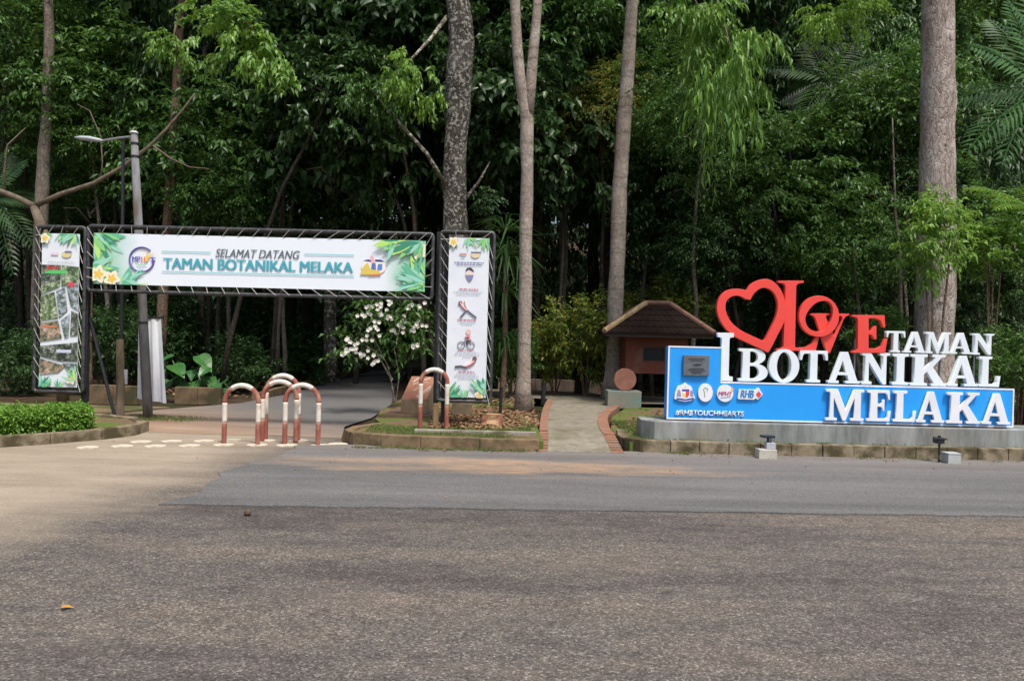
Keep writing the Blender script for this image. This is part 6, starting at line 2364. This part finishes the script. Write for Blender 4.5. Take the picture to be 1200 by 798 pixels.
# flowering bush
fb = thing('flowering_bush', 'bush with white blossoms hanging over the lane below the banner', 'bush', (P(462, 470, 14.8).x, 14.8, IG))
fc = P(440, 383, 14.8)
mb = MB()
b0 = Vector((P(462, 470, 14.8).x, 14.8, IG - 0.03))
for pts in ([(462, 470), (458, 445), (446, 420), (430, 408), (410, 395)], [(464, 470), (468, 440), (462, 410), (470, 380), (480, 360)], [(463, 470), (455, 430), (440, 400), (428, 375)], [(460, 445), (440, 412), (420, 400), (402, 405)]):
    q_ = [P(x, y, 14.8 + 0.1 * i) for i, (x, y) in enumerate(pts)]
    mb.tube(q_, [0.016, 0.013, 0.010, 0.007, 0.004][:len(q_)], 6)
obj('stem', mb, M_trunk_pale, fb)
rs = np.random.default_rng(4)
cl_ = np.array([P(x + rs.uniform(-6, 6), y + rs.uniform(-6, 6), 14.8 + rs.uniform(-0.4, 0.4)) for x, y in [(400, 395), (415, 375), (425, 405), (430, 365), (440, 385), (452, 360), (455, 395), (465, 370), (470, 390), (480, 360), (488, 378), (490, 400), (410, 412), (445, 405), (475, 410), (435, 350), (460, 345), (485, 345), (420, 355), (405, 405), (497, 365), (500, 390), (495, 410)]])
v, f_ = spray(rs, cl_, 6, 6, 0.36, 0.13, 0.055, 0.35, 0.6)
obj('foliage', npmesh('bush_foliage', v - np.array(fb.location), f_), L_mid, fb)
M_petal = mat('petal_white', (0.80, 0.80, 0.74), (0.70, 0.70, 0.60), 20, 0.6)
for k, (x, y) in enumerate([(432, 363), (443, 358), (455, 352), (493, 356), (424, 369), (435, 383), (445, 386), (427, 397), (408, 399), (404, 413), (422, 413), (434, 417), (475, 375), (484, 388), (493, 380), (488, 404), (470, 385), (441, 424), (416, 403), (455, 372), (462, 389), (448, 366), (480, 357), (409, 409)]):
    c_ = P(x, y, 14.45 + 0.3 * rs.random())
    mb = MB()
    for j in range(4):
        d = Vector(rs.normal(size=3)) * 0.045
        for i in range(5):
            a_ = i * 2 * PI / 5 + j
            u_ = Vector((math.cos(a_), -0.35, math.sin(a_))).normalized() * 0.046
            w_ = Vector((-math.sin(a_), 0, math.cos(a_))) * 0.018
            o_ = c_ + d
            mb.quad(o_, o_ + u_ * 0.6 + w_, o_ + u_, o_ + u_ * 0.6 - w_)
    obj('blossom', mb, M_petal, fb, flip=False)


# palms
def frond(base, dirv, length, up, rng, n=19, ll=0.55, lw=0.045, droop=0.5):
    """pinnate frond arrays"""
    d = Vector(dirv).normalized()
    pts = []
    for k in range(n + 1):
        t = k / n
        pts.append(Vector(base) + d * length * t + Vector((0, 0, up * t - droop * length * t * t)))
    C_, D_, N_, L_, W_ = [], [], [], [], []
    for k in range(2, n + 1):
        tg = (pts[k] - pts[k - 1]).normalized()
        sd = tg.cross(Vector((0, 0, 1))).normalized()
        f__ = math.sin(PI * (0.12 + 0.85 * k / n)) ** 0.7
        for s_ in (-1, 1):
            C_.append(pts[k])
            D_.append(sd * s_ * 0.85 + tg * 0.55 + Vector((0, 0, -0.25 + rng.uniform(-0.1, 0.1))))
            N_.append(Vector((0, 0, 1)) + sd * s_ * 0.2)
            L_.append(ll * f__ * rng.uniform(0.9, 1.1))
            W_.append(lw)
    return pts, (np.array(C_), np.array(D_), np.array(N_), np.array(L_), np.array(W_))


def palm(px, py, Y, nf, length, label, seed, leaf, base=IG, ang=(0, 6.28), ll=0.5, tr=0.07, lw=0.035):
    rng = random.Random(seed)
    c_ = P(px, py, Y)
    t = thing('palm', label, 'palm', (c_.x, Y, base))
    mb = MB()
    mb.tube([(c_.x - 0.1, Y, base - 0.05), (c_.x, Y, base + (c_.z - base) * 0.5), (c_.x, Y, c_.z)], [tr * 1.2, tr, tr * 0.8], 9)
    obj('trunk', mb, M_trunk_dark, t)
    for k in range(nf):
        a_ = ang[0] + (ang[1] - ang[0]) * (k + rng.uniform(0.1, 0.9)) / nf
        pts, arr = frond(c_, (math.cos(a_), math.sin(a_) * 0.8, 0.3), length * rng.uniform(0.8, 1.1), rng.uniform(0.1, 0.6) * length, rng, ll=ll, lw=lw, droop=rng.uniform(0.25, 0.5))
        v, f_ = leafarrays(*arr, bend=0.15, fold=0.1)
        mb = MB()
        mb.tube(pts[::4] + [pts[-1]], 0.012, 5)
        ro = obj('frond', mb, leaf, t)
        obj('leaflet_blades', npmesh('leaflets', v - np.array(t.location), f_), leaf, ro).name = 'leaflet'
    return t


L_palm = leafmat('leaf_palm', [(0.022, 0.070, 0.018), (0.036, 0.105, 0.024), (0.055, 0.14, 0.03)], 0.5, 0.2, 0.22)


def feather_palm(px, py, Y, tips, label, seed, leaf, ll=0.55, lw=0.07, n=17, base=IG, tr=0.07, trunk=True):
    """a palm given by the tips of its fronds; leaflets spread to both sides of each rib"""
    rng = random.Random(seed)
    c_ = P(px, py, Y)
    t = thing('palm', label, 'palm', (c_.x, Y, base))
    mb = MB()
    mb.tube([(c_.x + 0.1, Y, base - 0.05), (c_.x, Y, base + (c_.z - base) * 0.5), (c_.x, Y, c_.z)], [tr * 1.2, tr, tr * 0.8], 9)
    obj('trunk', mb, M_trunk_dark, t)
    for (tx, ty_, dy) in tips:
        e_ = P(tx, ty_, Y + dy)
        mid = c_.lerp(e_, 0.5) + Vector((0, 0, 0.18 * (e_ - c_).length * (0.6 + rng.random() * 0.5)))
        pts = [c_ * (1 - u) ** 2 + mid * 2 * u * (1 - u) + e_ * u * u for u in [k / n for k in range(n + 1)]]
        nrm = Vector((rng.uniform(-0.25, 0.25), -0.75, 0.65)).normalized()
        Cc, Dd, Nn, Ll, Ww = [], [], [], [], []
        for k in range(2, n + 1):
            tg = (pts[k] - pts[k - 1]).normalized()
            sd = tg.cross(nrm).normalized()
            f__ = math.sin(PI * (0.16 + 0.78 * k / n)) ** 0.8
            for sg in (-1, 1):
                Cc.append(pts[k])
                Dd.append(sd * sg * 0.8 + tg * 0.62 + Vector((0, 0, -0.12 + rng.uniform(-0.06, 0.06))))
                Nn.append(nrm + sd * sg * 0.35)
                Ll.append(ll * f__ * rng.uniform(0.92, 1.05))
                Ww.append(lw)
        v, f_ = leafarrays(np.array(Cc), np.array(Dd), np.array(Nn), np.array(Ll), np.array(Ww), bend=0.12, fold=0.12)
        mb = MB()
        mb.tube(pts[::3] + [pts[-1]], 0.013, 5)
        ro = obj('frond', mb, leaf, t)
        obj('leaflet', npmesh('leaflets', v - np.array(t.location), f_), leaf, ro)
    return t


feather_palm(1222, 105, 15.4, [(1182, 5, 0.2), (1140, 55, -0.3), (1122, 115, 0.1), (1135, 175, -0.4), (1175, 190, -0.5), (1260, 20, 0.3), (1300, 90, 0), (1205, -20, 0.6), (1160, 25, 0.8)], 'palm with stiff feathered fronds reaching in past the massive trunk', 1, L_palm)
feather_palm(970, 95, 20.6, [(900, 80, -0.2), (915, 118, 0.2), (945, 50, 0.5), (1000, 48, 0.3), (1040, 72, -0.2), (1048, 112, 0.1), (1005, 130, -0.5), (940, 140, -0.5)], 'palm with spreading fronds high above the red E', 2, L_dark, ll=0.62, lw=0.075)
feather_palm(-12, 230, 20.4, [(30, 190, -0.2), (45, 235, 0), (40, 290, -0.3), (15, 320, -0.4), (-40, 190, 0), (10, 180, 0.5)], 'dark palm at the edge behind the collage poster', 4, L_dark, ll=0.5)
palm(1215, 250, 14.5, 8, 1.2, 'low bright palm reaching in beyond the end of the sign', 3, L_bright, ll=0.35, ang=(1.6, 4.7))
palm(425, 265, 22, 10, 1.6, 'dark palm in the shade above the banner end', 5, L_dark)
palm(640, 20, 22, 9, 1.6, 'shaded palm high behind the forked trunk', 6, L_dark)

# spiky long-leaved plant behind the exercise poster
dr = thing('screw_pine', 'screw pine with long hanging strap leaves between exercise poster and forked trunk', 'plant', (P(590, 470, 17.2).x, 17.2, IG))
mb = MB()
c_ = P(592, 300, 17.2)
mb.tube([(c_.x, 17.2, IG - 0.05), (c_.x + 0.05, 17.2, 1.2), tuple(c_)], [0.07, 0.06, 0.05], 9)
obj('stem', mb, M_trunk_brown, dr)
rs = np.random.default_rng(14)
for hgt, nn, ln_ in ((300, 60, 1.3), (345, 50, 1.1), (400, 50, 0.8), (270, 40, 1.0)):
    cc = np.array(P(592, hgt, 17.2))
    a_ = rs.uniform(0, 6.28, nn)
    el = rs.uniform(-0.2, 0.9, nn)
    D_ = np.stack([np.cos(a_) * np.cos(el), np.sin(a_) * np.cos(el), np.sin(el)], axis=1)
    L_ = ln_ * rs.uniform(0.6, 1.0, nn)
    v, f_ = leafarrays(np.repeat(cc[None], nn, 0) + D_ * 0.04, D_, np.repeat(np.array([[0, 0, 1.0]]), nn, 0) + rs.normal(scale=0.2, size=(nn, 3)), L_, np.full(nn, 0.05), bend=0.65, fold=0.2)
    obj('leaf_rosette', npmesh('rosette', v - np.array(dr.location), f_), L_dark, dr)


# taro plants
def heart_leaf(mb, c, d, up, size):
    """a broad heart shaped blade with a slight fold"""
    d = Vector(d).normalized()
    s_ = d.cross(Vector(up)).normalized()
    n_ = s_.cross(d).normalized()
    prof = [(-0.28, 0.20), (-0.22, 0.34), (0.0, 0.44), (0.25, 0.42), (0.5, 0.30), (0.78, 0.13), (1.0, 0.0)]
    mid = [c + d * (t * size) - n_ * (size * 0.25 * max(t, 0) ** 2) for t, w_ in prof]
    for sg in (-1, 1):
        for k in range(len(prof) - 1):
            a0_, a1_ = prof[k], prof[k + 1]
            o0 = mid[k] + s_ * (sg * a0_[1] * size) + n_ * (a0_[1] * size * 0.22)
            o1 = mid[k + 1] + s_ * (sg * a1_[1] * size) + n_ * (a1_[1] * size * 0.22)
            if sg > 0:
                mb.quad(mid[k], mid[k + 1], o1, o0)
            else:
                mb.quad(mid[k], o0, o1, mid[k + 1])


def taro(px, py, Y, leaves, label, seed, leafm, base=0.0):
    rng = random.Random(seed)
    b_ = P(px, py, Y)
    b_.z = base
    t = thing('taro_plant', label, 'plant', tuple(b_))
    mbs = MB()
    for (lx, ly, sz) in leaves:
        c_ = P(lx, ly, Y + rng.uniform(-0.3, 0.2))
        mbs.tube([b_, b_.lerp(c_, 0.5) + Vector((0, 0, 0.12)), c_], [0.018, 0.014, 0.009], 6)
        mb = MB()
        heart_leaf(mb, c_, (rng.uniform(-1.0, 1.0), -0.6, -0.35 + rng.uniform(-.3, .15)), (rng.uniform(-.4, .4), -0.15, 1), sz * 0.85)
        obj('leaf_blade', mb, leafm, t, smooth=True, flip=False)
    obj('stem', mbs, leafm, t)
    return t


M_taro = mat('taro_leaf', (0.022, 0.095, 0.02), (0.05, 0.15, 0.03), 4, 0.4, 0.3, 12)
taro(210, 462, 16.8, [(205, 430, .5), (196, 448, .36), (218, 438, .42), (200, 418, .3), (212, 452, .3), (190, 435, .28), (222, 452, .26)], 'taro plant with big fresh green leaves above the brown planter wall', 1, M_taro, 0.3)
taro(237, 462, 17.2, [(236, 420, .5), (245, 445, .4), (228, 450, .4), (242, 432, .32), (226, 436, .3), (250, 454, .3)], 'taro plant with upright leaves beside the thin brown trunk', 2, M_taro, 0.3)
M_taro_dark = mat('taro_leaf_dark', (0.02, 0.085, 0.025), (0.04, 0.12, 0.035), 4, 0.4, 0.3, 12)
taro(255, 462, 18, [(252, 452, .4), (262, 446, .35), (270, 456, .35)], 'low dark taro plant behind the arch barriers', 3, M_taro_dark, 0.2)

# hedge
hp = [Vector((-9.2, 8.15)), Vector((-7.3, 9.45)), Vector((-6.45, 10.25)), Vector((-6.0, 10.66)), Vector((-5.86, 10.90)), Vector((-5.95, 11.2)), Vector((-6.4, 11.4)), Vector((-7.0, 10.95)), Vector((-8.2, 10.0)), Vector((-9.9, 8.9))]
hedge = thing('hedge', 'low clipped green hedge in the kerbed bed below the collage poster', 'hedge', (-6.6, 10.7, 0.1))
mb = MB()
cen_h = sum(hp, Vector((0, 0))) / len(hp)
mb.prism([p_.lerp(cen_h, 0.06) for p_ in hp], 0.10, 0.36)
obj('core_block', mb, mat('hedge_core', (0.022, 0.035, 0.012), (0.05, 0.045, 0.02), 20, 0.95), hedge)  # plain dark block filling the hedge behind its leaves
rs = np.random.default_rng(21)
HC = []


def inside(pt, poly):
    c_ = False
    j = len(poly) - 1
    for i in range(len(poly)):
        if (poly[i].y > pt[1]) != (poly[j].y > pt[1]) and pt[0] < (poly[j].x - poly[i].x) * (pt[1] - poly[i].y) / (poly[j].y - poly[i].y) + poly[i].x:
            c_ = not c_
        j = i
    return c_


while len(HC) < 1500:
    q_ = (rs.uniform(-9.9, -5.6), rs.uniform(8.1, 11.5))
    if inside(q_, hp):
        HC.append((q_[0], q_[1], 0.385 + rs.normal() * 0.02 + 0.015 * math.sin(q_[0] * 7)))
for k in range(2200):
    i = rs.integers(0, len(hp))
    p_ = hp[i - 1].lerp(hp[i], rs.random())
    HC.append((p_.x + rs.normal() * 0.02, p_.y + rs.normal() * 0.02, rs.uniform(0.12, 0.39)))
HC = np.array(HC)
v, f_ = spray(rs, HC, 3, 5, 0.075, 0.05, 0.026, 0.05, 1.0)
obj('foliage', npmesh('hedge_foliage', v - np.array(hedge.location), f_), L_hedge, hedge)

# ------------------------------------------------------------------ grass, litter, road debris
rs = np.random.default_rng(33)


def blades(name, pts, h, w, leaf, label):
    n_ = len(pts)
    D_ = np.stack([rs.normal(scale=0.45, size=n_), rs.normal(scale=0.45, size=n_), np.ones(n_)], axis=1)
    N_ = rs.normal(size=(n_, 3))
    v_, f__ = leafarrays(pts, D_, N_, h * rs.uniform(0.5, 1.2, n_), np.full(n_, w), bend=0.25, fold=0.1)
    o_ = obj(name, npmesh(name, v_, f__), leaf)
    return tag(o_, label, 'grass', kind='stuff')


def scatter(n_, box, z, clumpy=1.0, clumps=40):
    cc = np.stack([rs.uniform(box[0], box[1], clumps), rs.uniform(box[2], box[3], clumps)], axis=1)
    w_ = rs.integers(0, clumps, n_)
    p_ = cc[w_] + rs.normal(scale=clumpy, size=(n_, 2))
    p_[:, 0] = np.clip(p_[:, 0], box[0], box[1])
    p_[:, 1] = np.clip(p_[:, 1], box[2], box[3])
    return np.concatenate([p_, np.full((n_, 1), z)], axis=1)


blades('grass', scatter(9000, (-2.05, 0.3, 11.0, 12.2), IG - 0.005, 0.16, 45), 0.045, 0.008, L_grass, 'thin short grass on the kerbed island around the lone arch')
blades('grass', np.concatenate([scatter(3500, (1.75, 2.5, 11.2, 13.5), 0.13, 0.14, 20), scatter(1500, (1.8, 8.5, 11.02, 11.2), 0.13, 0.08, 40)]), 0.055, 0.009, L_grass, 'thin grass in the bed beside the blue sign')
blades('grass', np.concatenate([scatter(1800, (-2.1, 0.35, 10.60, 10.72), 0.012, 0.06, 30), scatter(900, (1.9, 8.8, 10.72, 10.85), 0.012, 0.05, 26), scatter(2500, (-6.6, -5.0, 12.9, 13.6), 0.03, 0.15, 24)]), 0.035, 0.008, L_grass, 'weeds growing along the foot of the kerbs')


def litter(name, pts, size, label, leaf=L_litter):
    n_ = len(pts)
    a_ = rs.uniform(0, 6.28, n_)
    D_ = np.stack([np.cos(a_), np.sin(a_), rs.uniform(-0.05, 0.35, n_)], axis=1)
    N_ = np.stack([rs.normal(scale=0.3, size=n_), rs.normal(scale=0.3, size=n_), np.ones(n_)], axis=1)
    v_, f__ = leafarrays(pts, D_, N_, size * rs.uniform(0.5, 1.3, n_), size * 0.5 * rs.uniform(0.7, 1.2, n_), bend=-0.1, fold=0.15)
    return tag(obj(name, npmesh(name, v_, f__), leaf), label, 'litter', kind='stuff')


litter('leaf_litter', np.concatenate([scatter(1500, (-1.2, 0.40, 11.9, 14.5), IG + 0.01, 0.3, 40), scatter(500, (-2.2, 0.4, 14.5, 18), IG + 0.01, 0.4, 30), scatter(300, (1.7, 4.5, 11.3, 16), 0.14, 0.4, 30)]), 0.10, 'dry brown leaves scattered under the forked tree and the poster')
litter('leaf_litter', np.concatenate([[p_ for p_ in scatter(5500, (-16, 18, 18, 30), 0.0, 1.2, 120) if not -5.6 < p_[0] < -2.5]]), 0.16, 'dry leaves covering the shaded forest floor')
litter('leaf_litter', np.concatenate([scatter(120, (-2.2, 0.4, 10.45, 10.72), 0.02, 0.1, 30), scatter(120, (1.7, 9, 10.5, 10.85), 0.02, 0.1, 40), scatter(60, (-6, 8, 7.5, 10.6), 0.02, 0.6, 30)]), 0.045, 'small dry leaf scraps along the road edge')
# single fallen bits on the road
g = G(75, 714)
mb = MB()
heart_leaf(mb, Vector((g.x, g.y, 0.014)), (1, 0.3, 0.1), (0, 0, 1), 0.05)
o = obj('fallen_leaf', mb, mat('leaf_orange', (0.55, 0.25, 0.03), (0.4, 0.17, 0.03), 20, 0.7), loc=g, flip=False)
tag(o, 'single orange fallen leaf on the rough asphalt in front', 'leaf')
g = G(290, 604)
mb = MB()
mb.lathe((g.x, g.y, 0.0), [(0.012, 0.0), (0.026, 0.012), (0.03, 0.028), (0.022, 0.046), (0.008, 0.054)], 10)
o = obj('seed_pod', mb, mat('pod_brown', (0.07, 0.05, 0.035), (0.14, 0.09, 0.05), 20, 0.8), smooth=True, loc=g)
tag(o, 'small dark seed pod lying just below the newer asphalt edge', 'seed pod')
